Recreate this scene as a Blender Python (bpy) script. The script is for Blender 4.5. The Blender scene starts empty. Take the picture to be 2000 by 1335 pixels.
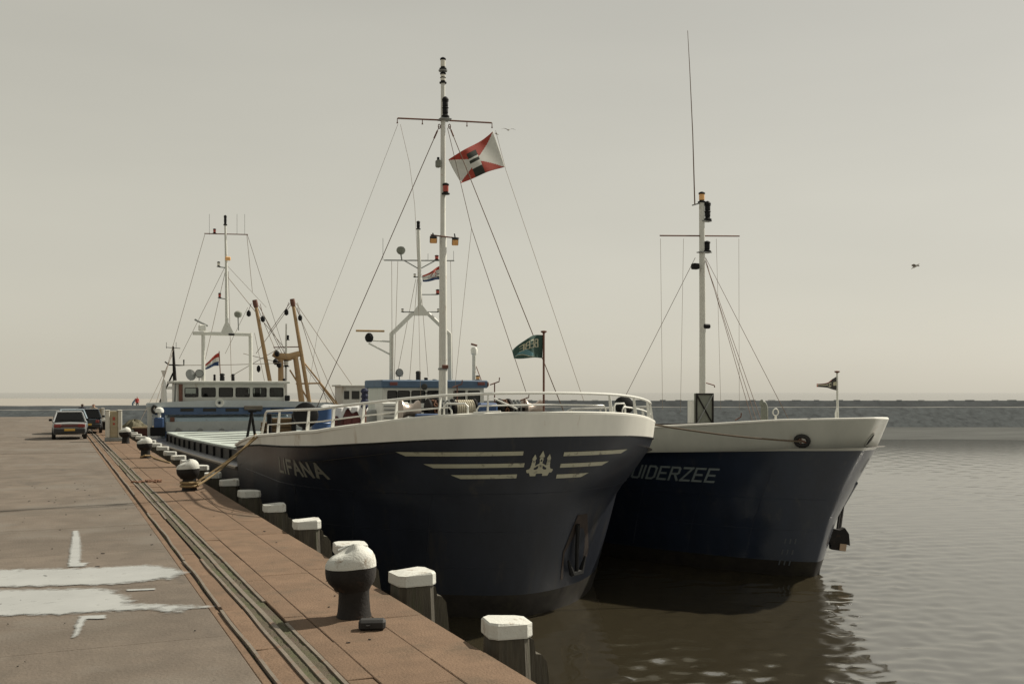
import bpy, math, random
from mathutils import Vector, Matrix
from mathutils.geometry import tessellate_polygon
random.seed(7)
R = math.radians
sc = bpy.context.scene
C = sc.collection

# ------------------------------------------------------------------ camera, sky, sun, exposure
# world: quay runs along +Y (edge at x=3.64, top z=0), water at z=-2.45; eye 2.4 m above the quay
EYE = 2.4
WATER = -2.45
YAW = math.atan((1000 - 106) / 2000)
cam_d = bpy.data.cameras.new('camera')
cam = bpy.data.objects.new('camera', cam_d)
C.objects.link(cam)
cam.location = (0, 0, EYE)
cam.rotation_euler = (R(90), 0, -YAW)
cam_d.sensor_width = 36
cam_d.lens = 36
cam_d.shift_y = 0.04925
cam_d.clip_start = 0.1
cam_d.clip_end = 30000
sc.camera = cam

SUN_EL, SUN_AZ = R(43), R(79)          # azimuth clockwise from +Y
world = bpy.data.worlds.new('World')
sc.world = world
world.use_nodes = True
wt = world.node_tree
wt.nodes.clear()
w_out = wt.nodes.new('ShaderNodeOutputWorld')
w_bg = wt.nodes.new('ShaderNodeBackground')
w_sky = wt.nodes.new('ShaderNodeTexSky')
w_sky.sky_type = 'NISHITA'
w_sky.sun_disc = False
w_sky.sun_elevation = SUN_EL
w_sky.sun_rotation = SUN_AZ
w_sky.air_density = 1.0
w_sky.dust_density = 2.0
w_sky.ozone_density = 1.0
w_hs = wt.nodes.new('ShaderNodeHueSaturation')
w_hs.inputs['Saturation'].default_value = 0.3
# hazy air: the sky is veiled, thickest and brightest low down, greyer overhead, all round alike
w_geo = wt.nodes.new('ShaderNodeTexCoord')
w_sep = wt.nodes.new('ShaderNodeSeparateXYZ')
w_ramp = wt.nodes.new('ShaderNodeValToRGB')
w_ramp.color_ramp.elements[0].position = 0.0
w_ramp.color_ramp.elements[0].color = (0.640, 0.600, 0.490, 1)
w_ramp.color_ramp.elements[1].position = 0.45
w_ramp.color_ramp.elements[1].color = (0.470, 0.452, 0.380, 1)
w_e = w_ramp.color_ramp.elements.new(0.18)
w_e.color = (0.585, 0.555, 0.450, 1)
w_x10 = wt.nodes.new('ShaderNodeMixRGB')
w_x10.blend_type = 'MULTIPLY'
w_x10.inputs[0].default_value = 1
w_x10.inputs[2].default_value = (10, 10, 10, 1)
w_mul = wt.nodes.new('ShaderNodeMixRGB')
w_mul.inputs[0].default_value = 0.76
wt.links.new(w_geo.outputs['Generated'], w_sep.inputs[0])
wt.links.new(w_sep.outputs[2], w_ramp.inputs[0])
w_map = wt.nodes.new('ShaderNodeMapping')
w_map.inputs['Scale'].default_value = (1.2, 1.2, 5.0)
w_nz = wt.nodes.new('ShaderNodeTexNoise')
w_nz.inputs['Scale'].default_value = 1.6
w_nz.inputs['Detail'].default_value = 4
w_nr = wt.nodes.new('ShaderNodeMapRange')
w_nr.inputs[1].default_value, w_nr.inputs[2].default_value = .3, .7
w_nr.inputs[3].default_value, w_nr.inputs[4].default_value = .955, 1.045
w_un = wt.nodes.new('ShaderNodeMixRGB')
w_un.blend_type = 'MULTIPLY'
w_un.inputs[0].default_value = 1
wt.links.new(w_geo.outputs['Generated'], w_map.inputs[0])
wt.links.new(w_map.outputs[0], w_nz.inputs['Vector'])
wt.links.new(w_nz.outputs[0], w_nr.inputs[0])
wt.links.new(w_ramp.outputs[0], w_un.inputs[1])
wt.links.new(w_nr.outputs[0], w_un.inputs[2])
wt.links.new(w_un.outputs[0], w_x10.inputs[1])
wt.links.new(w_sky.outputs[0], w_hs.inputs['Color'])
wt.links.new(w_hs.outputs[0], w_mul.inputs[1])
wt.links.new(w_x10.outputs[0], w_mul.inputs[2])
wt.links.new(w_mul.outputs[0], w_bg.inputs[0])
w_bg.inputs[1].default_value = 0.086
wt.links.new(w_bg.outputs[0], w_out.inputs[0])

sun_d = bpy.data.lights.new('sun', 'SUN')
sun = bpy.data.objects.new('sun', sun_d)
C.objects.link(sun)
sun_d.energy = 5.0
sun_d.angle = R(1.2)
sun_d.color = (1.0, 0.93, 0.80)
sdir = Vector((math.sin(SUN_AZ) * math.cos(SUN_EL), math.cos(SUN_AZ) * math.cos(SUN_EL), math.sin(SUN_EL)))
sun.rotation_euler = (-sdir).to_track_quat('-Z', 'Y').to_euler()
sun.location = (40, 0, 60)

sc.view_settings.view_transform = 'Standard'
sc.view_settings.look = 'None'
sc.view_settings.gamma = 1
sc.view_settings.exposure = 0.25
sc.view_settings.use_curve_mapping = False

# ------------------------------------------------------------------ survey helpers (points measured on the photograph -> metres)
_ct, _st = math.cos(YAW), math.sin(YAW)


def spot(u, v, y=None, x=None, z=None):
    a = (u - 1000) / 2000
    if y is not None:
        d = y / (_ct - a * _st)
    elif x is not None:
        d = x / (a * _ct + _st)
    else:
        d = (EYE - z) * 2000 / (v - 766)
    return Vector((d * (a * _ct + _st), d * (_ct - a * _st), EYE - (v - 766) * d / 2000))


def cam_pt(u, d, z):
    a = (u - 1000) / 2000
    return Vector((d * (a * _ct + _st), d * (_ct - a * _st), z))


def interp(x, xs, ys):
    if x <= xs[0]:
        return ys[0]
    for i in range(1, len(xs)):
        if x <= xs[i]:
            t = (x - xs[i - 1]) / (xs[i] - xs[i - 1])
            return ys[i - 1] + (ys[i] - ys[i - 1]) * t
    return ys[-1]


# ------------------------------------------------------------------ materials
MATS = {}


def mat(name, col, rough=0.6, metal=0.0, var=0.12, scale=3.0, bump=0.0, bscale=30.0, dirt=None, dirt_amt=0.0,
        dirt_scale=2.0, spec=0.5, rnd=0.0, stretch=(1, 1, 1), cont=False):
    """painted / stone / timber surface: base colour with mottling, optional dirt or rust patches and fine relief"""
    if name in MATS:
        return MATS[name]
    m = bpy.data.materials.new(name)
    m.use_nodes = True
    nt = m.node_tree
    N, L = nt.nodes, nt.links
    b = N['Principled BSDF']
    b.inputs['Roughness'].default_value = rough
    b.inputs['Metallic'].default_value = metal
    b.inputs['Specular IOR Level'].default_value = spec
    tc = N.new('ShaderNodeTexCoord')
    mp = N.new('ShaderNodeMapping')
    mp.inputs['Scale'].default_value = stretch
    L.new(tc.outputs['Object'], mp.inputs[0])
    if not cont:
        oi0 = N.new('ShaderNodeObjectInfo')
        vm = N.new('ShaderNodeVectorMath')
        vm.operation = 'SCALE'
        vm.inputs[0].default_value = (37, 23, 11)
        L.new(oi0.outputs['Random'], vm.inputs['Scale'])
        L.new(vm.outputs[0], mp.inputs['Location'])
    n1 = N.new('ShaderNodeTexNoise')
    n1.inputs['Scale'].default_value = scale
    n1.inputs['Detail'].default_value = 7
    n1.inputs['Roughness'].default_value = 0.65
    L.new(mp.outputs[0], n1.inputs['Vector'])
    mr = N.new('ShaderNodeMapRange')
    mr.inputs[1].default_value = 0.25
    mr.inputs[2].default_value = 0.75
    mr.inputs[3].default_value = 1 - var
    mr.inputs[4].default_value = 1 + var
    L.new(n1.outputs[0], mr.inputs[0])
    mul = N.new('ShaderNodeMixRGB')
    mul.blend_type = 'MULTIPLY'
    mul.inputs[0].default_value = 1
    mul.inputs[1].default_value = (*col, 1)
    val = mr.outputs[0]
    if rnd:
        oi = N.new('ShaderNodeObjectInfo')
        r2 = N.new('ShaderNodeMapRange')
        r2.inputs[3].default_value = 1 - rnd
        r2.inputs[4].default_value = 1 + rnd
        L.new(oi.outputs['Random'], r2.inputs[0])
        mm = N.new('ShaderNodeMath')
        mm.operation = 'MULTIPLY'
        L.new(val, mm.inputs[0])
        L.new(r2.outputs[0], mm.inputs[1])
        val = mm.outputs[0]
    L.new(val, mul.inputs[2])
    out = mul.outputs[0]
    if dirt:
        n2 = N.new('ShaderNodeTexNoise')
        n2.inputs['Scale'].default_value = dirt_scale
        n2.inputs['Detail'].default_value = 9
        n2.inputs['Roughness'].default_value = 0.7
        L.new(mp.outputs[0], n2.inputs['Vector'])
        rr = N.new('ShaderNodeMapRange')
        rr.inputs[1].default_value = 0.64 - 0.2 * dirt_amt
        rr.inputs[2].default_value = 0.74 - 0.1 * dirt_amt
        L.new(n2.outputs[0], rr.inputs[0])
        mx = N.new('ShaderNodeMixRGB')
        mx.inputs[2].default_value = (*dirt, 1)
        L.new(rr.outputs[0], mx.inputs[0])
        L.new(out, mx.inputs[1])
        out = mx.outputs[0]
    L.new(out, b.inputs['Base Color'])
    if bump:
        n3 = N.new('ShaderNodeTexNoise')
        n3.inputs['Scale'].default_value = bscale
        n3.inputs['Detail'].default_value = 5
        L.new(mp.outputs[0], n3.inputs['Vector'])
        bp = N.new('ShaderNodeBump')
        bp.inputs['Strength'].default_value = bump
        bp.inputs['Distance'].default_value = 0.02
        L.new(n3.outputs[0], bp.inputs['Height'])
        L.new(bp.outputs[0], b.inputs['Normal'])
    MATS[name] = m
    return m


def glass_mat(name, tint=(0.25, 0.3, 0.3), opacity=0.35):
    if name in MATS:
        return MATS[name]
    m = bpy.data.materials.new(name)
    m.use_nodes = True
    nt = m.node_tree
    nt.nodes.remove(nt.nodes['Principled BSDF'])
    o = nt.nodes['Material Output']
    t = nt.nodes.new('ShaderNodeBsdfTransparent')
    t.inputs[0].default_value = (*tint, 1)
    g = nt.nodes.new('ShaderNodeBsdfGlossy')
    g.inputs['Roughness'].default_value = 0.03
    f = nt.nodes.new('ShaderNodeFresnel')
    f.inputs[0].default_value = 1.5
    mx = nt.nodes.new('ShaderNodeMixShader')
    nt.links.new(f.outputs[0], mx.inputs[0])
    nt.links.new(t.outputs[0], mx.inputs[1])
    nt.links.new(g.outputs[0], mx.inputs[2])
    nt.links.new(mx.outputs[0], o.inputs[0])
    MATS[name] = m
    return m


RUST = (0.16, 0.07, 0.03)
M_slab = mat('apron_concrete', (0.124, 0.101, 0.079), 0.86, var=0.28, scale=1.3, bump=0.5, bscale=26, dirt=(0.10, 0.083, 0.065), dirt_amt=0.75, dirt_scale=0.7, rnd=0.09, spec=0.3, cont=True)


def weather(m, col, sc_, lo, hi, stretch=(1, 1, 1), rough=None):
    """a further layer of stain on an existing material"""
    nt = m.node_tree
    N, L = nt.nodes, nt.links
    b = N['Principled BSDF']
    src = b.inputs['Base Color'].links[0].from_socket
    tc = N.new('ShaderNodeTexCoord')
    mp = N.new('ShaderNodeMapping')
    mp.inputs['Scale'].default_value = stretch
    L.new(tc.outputs['Object'], mp.inputs[0])
    n = N.new('ShaderNodeTexNoise')
    n.inputs['Scale'].default_value = sc_
    n.inputs['Detail'].default_value = 8
    n.inputs['Roughness'].default_value = .62
    L.new(mp.outputs[0], n.inputs['Vector'])
    r = N.new('ShaderNodeMapRange')
    r.inputs[1].default_value = lo
    r.inputs[2].default_value = hi
    L.new(n.outputs[0], r.inputs[0])
    mx = N.new('ShaderNodeMixRGB')
    mx.inputs[2].default_value = (*col, 1)
    L.new(r.outputs[0], mx.inputs[0])
    L.new(src, mx.inputs[1])
    L.new(mx.outputs[0], b.inputs['Base Color'])
    return m


weather(M_slab, (.142, .125, .104), .33, .52, .66)                       # greyer, bleached areas
weather(M_slab, (.07, .06, .05), .9, .60, .74, (1, .25, 1))              # tyre and oil marks along the quay
weather(M_slab, (.055, .047, .04), 5.5, .68, .73)                        # spots
M_cope = mat('coping_stone', (0.150, 0.098, 0.063), 0.9, var=0.2, scale=2.4, bump=0.6, bscale=40, dirt=(0.115, 0.08, 0.052), dirt_amt=0.6, dirt_scale=1.6, rnd=0.07, spec=0.25, cont=True)
weather(M_cope, (.095, .072, .05), .7, .56, .72)
weather(M_cope, (.06, .046, .034), 4.5, .66, .74)
M_joint = mat('joint_dirt', (0.075, 0.06, 0.045), 0.95, var=0.3, scale=4, bump=0.4)
M_qwall = mat('quay_wall', (0.07, 0.06, 0.045), 0.9, var=0.35, scale=1.2, bump=0.5, dirt=(0.02, 0.025, 0.012), dirt_amt=0.8)
M_strip = mat('worn_steel', (0.155, 0.130, 0.100), 0.6, 0.15, var=0.25, scale=6, dirt=(0.15, 0.085, 0.05), dirt_amt=0.6, dirt_scale=4, bump=0.3)
M_white = mat('white_paint', (0.70, 0.70, 0.65), 0.42, var=0.06, scale=2.5, dirt=(0.4, 0.3, 0.2), dirt_amt=0.02, dirt_scale=6)
M_hwhite = mat('house_white', (0.52, 0.52, 0.475), 0.5, var=0.1, scale=1.2, dirt=(0.33, 0.28, 0.21), dirt_amt=0.25, dirt_scale=2.2, stretch=(1, 1, 0.3))
M_bulw = mat('bulwark_white', (0.66, 0.65, 0.59), 0.5, var=0.1, scale=1.6, dirt=(0.36, 0.27, 0.17), dirt_amt=0.12, dirt_scale=1.4, stretch=(1, 1, 0.35))
weather(M_bulw, (.34, .235, .14), 2.2, .645, .80, (1.6, 1.6, .10))           # rust weeping down the paint
M_cap = mat('cap_white', (0.52, 0.52, 0.475), 0.7, var=0.08, scale=8, dirt=(0.20, 0.14, 0.085), dirt_amt=0.42, dirt_scale=7, bump=0.4, bscale=40)
M_hull = mat('hull_navy', (0.013, 0.016, 0.024), 0.42, var=0.35, scale=1.2, dirt=(0.034, 0.031, 0.028), dirt_amt=0.3, dirt_scale=1.5, stretch=(1, 1, 0.3), spec=0.35, bump=.35, bscale=1.6)
M_hull2 = mat('hull_blue', (0.012, 0.019, 0.036), 0.28, var=0.3, scale=1.2, dirt=(0.03, 0.034, 0.04), dirt_amt=0.25, dirt_scale=1.5, stretch=(1, 1, 0.3), spec=0.7, bump=.3, bscale=1.4)
for _m, _w in ((M_hull2, .5), (M_hull, .1)):
    _m.node_tree.nodes['Principled BSDF'].inputs['Coat Weight'].default_value = _w
    _m.node_tree.nodes['Principled BSDF'].inputs['Coat Roughness'].default_value = .18
weather(M_hull, (.03, .027, .024), 2.0, .60, .80, (1.5, 1.5, .12))
weather(M_hull2, (.045, .046, .048), 2.0, .60, .80, (1.5, 1.5, .12))
M_boot = mat('boot_top', (0.022, 0.019, 0.016), 0.8, var=0.4, scale=3, dirt=(0.03, 0.027, 0.018), dirt_amt=0.6, spec=0.2)
M_cream = mat('cream_paint', (0.33, 0.32, 0.235), 0.5, var=0.1, scale=3)
weather(M_cream, (.12, .115, .09), 7, .56, .70)
M_letter = mat('faded_letter', (0.17, 0.20, 0.205), 0.5, var=0.12, scale=4)
M_letter2 = mat('worn_letter', (0.16, 0.157, 0.13), 0.5, var=0.15, scale=4)
M_black = mat('black_iron', (0.015, 0.013, 0.0115), 0.7, var=0.4, scale=6, dirt=(0.05, 0.03, 0.02), dirt_amt=0.3, dirt_scale=5, bump=0.3, spec=0.25)
M_blackp = mat('black_paint', (0.014, 0.014, 0.014), 0.7, var=0.2, spec=0.15)
M_rubber = mat('black_rubber', (0.015, 0.014, 0.013), 0.75, var=0.3)
M_pile = mat('pile_timber', (0.06, 0.052, 0.037), 0.9, var=0.45, scale=4, bump=0.8, bscale=12, dirt=(0.03, 0.035, 0.015), dirt_amt=0.5, stretch=(3, 3, 0.4))
M_rope = mat('mooring_rope', (0.27, 0.19, 0.095), 0.9, var=0.25, scale=20, bump=0.7, bscale=60)
M_roped = mat('dark_rope', (0.10, 0.075, 0.05), 0.9, var=0.3, scale=20)
M_wire = mat('rigging_wire', (0.14, 0.085, 0.055), 0.6, 0.2, var=0.2)
M_wiret = mat('rigging_line', (0.20, 0.16, 0.12), 0.8, var=0.2)
M_mast = mat('mast_white', (0.58, 0.58, 0.53), 0.45, var=0.08, scale=3, dirt=(0.3, 0.2, 0.12), dirt_amt=0.12, dirt_scale=3)
M_rusty = mat('rusty_pole', (0.13, 0.055, 0.035), 0.7, var=0.25, scale=8)
M_hblue = mat('house_blue', (0.045, 0.085, 0.17), 0.5, var=0.15, scale=2)
M_roofblue = mat('roof_blue', (0.055, 0.10, 0.165), 0.5, var=0.15, scale=2)
M_pale = mat('pale_blue_paint', (0.36, 0.45, 0.50), 0.5, var=0.1, scale=1.5, dirt=(0.2, 0.2, 0.18), dirt_amt=0.2)
M_hatch = mat('hatch_cover', (0.42, 0.47, 0.43), 0.5, var=0.12, scale=1.2, dirt=(0.28, 0.3, 0.27), dirt_amt=0.4)
M_grey = mat('grey_paint', (0.22, 0.23, 0.22), 0.6, var=0.15)
M_green_grey = mat('greygreen_door', (0.17, 0.18, 0.15), 0.6, var=0.2, dirt=(0.08, 0.07, 0.05), dirt_amt=0.3)
M_deck = mat('ship_deck', (0.10, 0.09, 0.08), 0.8, var=0.3)
M_bluep = mat('blue_paint', (0.03, 0.07, 0.17), 0.5, var=0.2, dirt=(0.08, 0.05, 0.03), dirt_amt=0.2)
M_steel = mat('polished_drum', (0.42, 0.36, 0.31), 0.38, 0.6, var=0.2, dirt=RUST, dirt_amt=0.45, dirt_scale=3)
M_chain = mat('rusty_chain', (0.15, 0.07, 0.035), 0.8, var=0.3)
M_wood = mat('stacked_timber', (0.10, 0.065, 0.03), 0.85, var=0.35, stretch=(0.4, 6, 6))
M_maroon = mat('maroon_paint', (0.13, 0.035, 0.03), 0.6, var=0.2, dirt=(0.06, 0.04, 0.03), dirt_amt=0.3)
M_tarp = mat('white_tarpaulin', (0.68, 0.68, 0.66), 0.7, var=0.08)
M_tan = mat('tan_paint', (0.38, 0.25, 0.12), 0.55, var=0.15, dirt=(0.2, 0.1, 0.05), dirt_amt=0.3, dirt_scale=3)
M_redlamp = mat('red_lens', (0.35, 0.05, 0.03), 0.3, var=0.1)
M_lens = mat('clear_lens', (0.62, 0.6, 0.52), 0.15, var=0.05)
M_amber = mat('amber_reflector', (0.75, 0.42, 0.16), 0.3, var=0.1)
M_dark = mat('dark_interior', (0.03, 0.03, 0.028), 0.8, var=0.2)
M_glass = glass_mat('window_glass', (0.42, 0.45, 0.43))
M_kiosk = mat('kiosk_beige', (0.34, 0.29, 0.19), 0.8, var=0.15, dirt=(0.2, 0.17, 0.12), dirt_amt=0.3)
M_kioskw = mat('kiosk_white', (0.56, 0.54, 0.47), 0.75, var=0.1, dirt=(0.3, 0.27, 0.2), dirt_amt=0.25, dirt_scale=4)
M_cutter = mat('cutter_brown', (0.09, 0.035, 0.03), 0.6, var=0.2)
M_cwood = mat('varnished_rail', (0.34, 0.26, 0.16), 0.6, var=0.2)
M_net = mat('fishing_net', (0.10, 0.09, 0.055), 0.95, var=0.4, scale=15, bump=0.9)
M_navy_cloth = mat('navy_cloth', (0.018, 0.022, 0.05), 0.9, var=0.3)
M_chalk = mat('chalk_mark', (0.40, 0.37, 0.32), 0.9, var=0.2, scale=9)


# ------------------------------------------------------------------ mesh building
class MB:
    def __init__(s):
        s.v, s.f, s.m = [], [], []

    def add(s, vs, fs, mi=0):
        o = len(s.v)
        s.v += [Vector(p) for p in vs]
        s.f += [tuple(i + o for i in f) for f in fs]
        s.m += [mi] * len(fs)
        return s

    def box(s, c, size, ch=0.0, rot=None, mi=0):
        """box with all edges chamfered when ch > 0"""
        hx, hy, hz = (q / 2 for q in size)
        c = Vector(c)
        vs, fs = [], []
        if ch <= 0:
            vs = [Vector((x, y, z)) for x in (-hx, hx) for y in (-hy, hy) for z in (-hz, hz)]
            fs = [(0, 1, 3, 2), (4, 6, 7, 5), (0, 4, 5, 1), (2, 3, 7, 6), (0, 2, 6, 4), (1, 5, 7, 3)]
        else:
            ch = min(ch, hx * .49, hy * .49, hz * .49)
            idx = {}
            for sx in (-1, 1):
                for sy in (-1, 1):
                    for sz in (-1, 1):
                        for k in range(3):
                            e = [hx - ch, hy - ch, hz - ch]
                            e[k] += ch
                            idx[(sx, sy, sz, k)] = len(vs)
                            vs.append(Vector((sx * e[0], sy * e[1], sz * e[2])))
            S = (-1, 1)
            for sx in S:
                fs.append([idx[(sx, a, b, 0)] for a, b in ((-1, -1), (1, -1), (1, 1), (-1, 1))])
                fs.append([idx[(a, sx, b, 1)] for a, b in ((-1, -1), (1, -1), (1, 1), (-1, 1))])
                fs.append([idx[(a, b, sx, 2)] for a, b in ((-1, -1), (1, -1), (1, 1), (-1, 1))])
            for a in S:
                for b in S:
                    fs.append([idx[(a, b, -1, 0)], idx[(a, b, 1, 0)], idx[(a, b, 1, 1)], idx[(a, b, -1, 1)]])
                    fs.append([idx[(a, -1, b, 0)], idx[(a, 1, b, 0)], idx[(a, 1, b, 2)], idx[(a, -1, b, 2)]])
                    fs.append([idx[(-1, a, b, 1)], idx[(1, a, b, 1)], idx[(1, a, b, 2)], idx[(-1, a, b, 2)]])
                    for d in S:
                        fs.append([idx[(a, b, d, k)] for k in range(3)])
            out = []
            for f in fs:
                p = [vs[i] for i in f]
                n = (p[1] - p[0]).cross(p[2] - p[0])
                cc = sum(p, Vector()) / len(p)
                out.append(tuple(f) if n.dot(cc) > 0 else tuple(reversed(f)))
            fs = out
        if rot is not None:
            vs = [rot @ q for q in vs]
        return s.add([q + c for q in vs], fs, mi)

    def tube(s, pts, r, n=8, cap=True, mi=0, closed=False):
        pts = [Vector(p) for p in pts]
        k = len(pts)
        rs = r if isinstance(r, (list, tuple)) else [r] * k
        vs, fs = [], []
        ref = None
        for i, p in enumerate(pts):
            if closed:
                t = pts[(i + 1) % k] - pts[i - 1]
            else:
                t = pts[min(i + 1, k - 1)] - pts[max(i - 1, 0)]
            t.normalize()
            if ref is None:
                ref = Vector((0, 0, 1)) if abs(t.z) < .9 else Vector((1, 0, 0))
            a = (ref - t * ref.dot(t))
            if a.length < 1e-5:
                a = t.orthogonal()
            a.normalize()
            ref = a
            b = t.cross(a)
            for j in range(n):
                th = 2 * math.pi * j / n
                vs.append(p + (a * math.cos(th) + b * math.sin(th)) * rs[i])
        last = k if closed else k - 1
        for i in range(last):
            for j in range(n):
                i2 = (i + 1) % k
                fs.append((i * n + j, i * n + (j + 1) % n, i2 * n + (j + 1) % n, i2 * n + j))
        if cap and not closed:
            fs.append(tuple(reversed(range(n))))
            fs.append(tuple((k - 1) * n + j for j in range(n)))
        return s.add(vs, fs, mi)

    def lathe(s, prof, c=(0, 0, 0), rot=None, n=20, mi=0, cap=True):
        """profile of (r, z) pairs round the z axis"""
        vs, fs = [], []
        for r, z in prof:
            for j in range(n):
                th = 2 * math.pi * j / n
                vs.append(Vector((r * math.cos(th), r * math.sin(th), z)))
        for i in range(len(prof) - 1):
            for j in range(n):
                fs.append((i * n + j, i * n + (j + 1) % n, (i + 1) * n + (j + 1) % n, (i + 1) * n + j))
        if cap:
            fs.append(tuple(reversed(range(n))))
            fs.append(tuple((len(prof) - 1) * n + j for j in range(n)))
        if rot is not None:
            vs = [rot @ q for q in vs]
        c = Vector(c)
        return s.add([q + c for q in vs], fs, mi)

    def prism(s, poly, fn, depth=None, mi=0):
        """poly: 2D outline; fn(a, b, k) -> point, k = 0 front, 1 back"""
        k = len(poly)
        vs = [Vector(fn(a, b, 0)) for a, b in poly] + [Vector(fn(a, b, 1)) for a, b in poly]
        tri = tessellate_polygon([[Vector((a, b, 0)) for a, b in poly]])
        fs = [tuple(t) for t in tri] + [tuple(i + k for i in reversed(t)) for t in tri]
        for i in range(k):
            j = (i + 1) % k
            fs.append((i, i + k, j + k, j))
        return s.add(vs, fs, mi)

    def grid(s, fn, nu, nv, mif=None, mi=0):
        vs = [fn(i / nu, j / nv) for j in range(nv + 1) for i in range(nu + 1)]
        o = len(s.v)
        s.v += [Vector(p) for p in vs]
        for j in range(nv):
            for i in range(nu):
                a = j * (nu + 1) + i + o
                s.f.append((a, a + 1, a + nu + 2, a + nu + 1))
                s.m.append(mif((i + .5) / nu, (j + .5) / nv) if mif else mi)
        return s

    def build(s, name, mats, parent=None, smooth=False, local=False, angle=35):
        off = Vector((0, 0, 0))
        if parent is not None and not local:
            r = parent
            while r.parent:
                r = r.parent
            off = r.location
        me = bpy.data.meshes.new(name)
        me.from_pydata([tuple(p - off) for p in s.v], [], s.f)
        for m in (mats if isinstance(mats, (list, tuple)) else [mats]):
            me.materials.append(m)
        if any(s.m):
            me.polygons.foreach_set('material_index', s.m)
        if smooth:
            me.polygons.foreach_set('use_smooth', [True] * len(me.polygons))
            if angle < 180:
                me.set_sharp_from_angle(angle=R(angle))
        me.update()
        o = bpy.data.objects.new(name, me)
        C.objects.link(o)
        if parent is not None:
            o.parent = parent
        return o


def tag(o, label=None, cat=None, group=None, kind=None):
    if label:
        o['label'] = label
    if cat:
        o['category'] = cat
    if group:
        o['group'] = group
    if kind:
        o['kind'] = kind
    return o


def empty(name, loc, label, cat, group=None, rz=0.0):
    o = bpy.data.objects.new(name, None)
    o.empty_display_size = 0.2
    C.objects.link(o)
    o.location = Vector(loc)
    o.rotation_euler = (0, 0, rz)
    return tag(o, label, cat, group)


def T(pts, r, name, m, parent, n=8, smooth=True):
    return MB().tube(pts, r, n).build(name, m, parent, smooth)


def Bx(c, size, name, m, parent, ch=0.01, rot=None):
    return MB().box(c, size, ch, rot).build(name, m, parent)


def copy_tree(o, parent=None, loc=None):
    c = o.copy()
    C.objects.link(c)
    c.parent = parent
    if loc is not None:
        c.location = loc
    for ch in list(o.children):
        copy_tree(ch, c)
    return c


def sag(a, b, n=12, s=0.0):
    a, b = Vector(a), Vector(b)
    return [a.lerp(b, i / n) - Vector((0, 0, s * 4 * (i / n) * (1 - i / n))) for i in range(n + 1)]


# ------------------------------------------------------------------ hull form
class Hull:
    """table rows: z, y of the stem, length of the curved entrance, plan exponent, half beam"""

    def __init__(s, cx, tab, yend):
        s.cx, s.tab, s.yend = cx, tab, yend
        s.zs = [r[0] for r in tab]

    def par(s, z):
        return [interp(z, s.zs, [r[i] for r in s.tab]) for i in range(1, 5)]

    def plan(s, z, f):
        """f in 0..1 round the bow, half breadth and y"""
        Ys, L, n, B = s.par(z)
        ph = math.pi / 2 * f
        return B * math.sin(ph) ** (2 / n), Ys + L * (1 - max(0, math.cos(ph)) ** (2 / n))

    def curve(s, z, N=80):
        return [s.plan(z, i / N) for i in range(N + 1)] + [(s.par(z)[3], s.yend)]

    def at(s, a, z, off=0.0):
        """point at signed arc length a from the stem (+ port / seaward side), off metres proud of the plating"""
        def p(a, z):
            c = s.curve(z)
            q, sd = abs(a), (1 if a >= 0 else -1)
            for i in range(1, len(c)):
                dl = math.dist(c[i - 1], c[i])
                if q <= dl or i == len(c) - 1:
                    t = q / dl
                    return Vector((s.cx + sd * (c[i - 1][0] + (c[i][0] - c[i - 1][0]) * t), c[i - 1][1] + (c[i][1] - c[i - 1][1]) * t, z))
                q -= dl
        P = p(a, z)
        if off:
            e = .04
            ta = p(a + e, z) - p(a - e, z)
            tz = p(a, z + e) - p(a, z - e)
            n = ta.cross(tz)
            n.normalize()
            if n.dot(P - Vector((s.cx, P.y + 6, P.z))) < 0:
                n = -n
            P = P + n * off
        return P


def hull_shell(h, zlo, zhi, rows, y_to, N=44, extra=()):
    """both sides of the hull between two (possibly sheered) heights zlo(y), zhi(y)"""
    mb = MB()
    fr = [i / N for i in range(N + 1)]
    for sd in (-1, 1):
        cols = []
        for f in fr:
            col = []
            for k in range(rows + 1):
                y0 = h.plan(1.2, f)[1]
                z = zlo(y0) + (zhi(y0) - zlo(y0)) * k / rows
                x, y = h.plan(z, f)
                col.append((h.cx + sd * x, y, z))
            cols.append(col)
        for y in list(extra) + [y_to]:
            col = []
            for k in range(rows + 1):
                z = zlo(y) + (zhi(y) - zlo(y)) * k / rows
                col.append((h.cx + sd * h.par(z)[3], y, z))
            cols.append(col)
        n = rows + 1
        vs = [p for c in cols for p in c]
        fs = []
        for i in range(len(cols) - 1):
            for k in range(rows):
                q = (i * n + k, i * n + k + 1, (i + 1) * n + k + 1, (i + 1) * n + k)
                fs.append(q if sd > 0 else tuple(reversed(q)))
        mb.add(vs, fs)
    return mb


def weld(o, d=0.002):
    import bmesh
    bm = bmesh.new()
    bm.from_mesh(o.data)
    bmesh.ops.remove_doubles(bm, verts=bm.verts, dist=d)
    bmesh.ops.recalc_face_normals(bm, faces=bm.faces)
    bm.to_mesh(o.data)
    bm.free()
    return o


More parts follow.
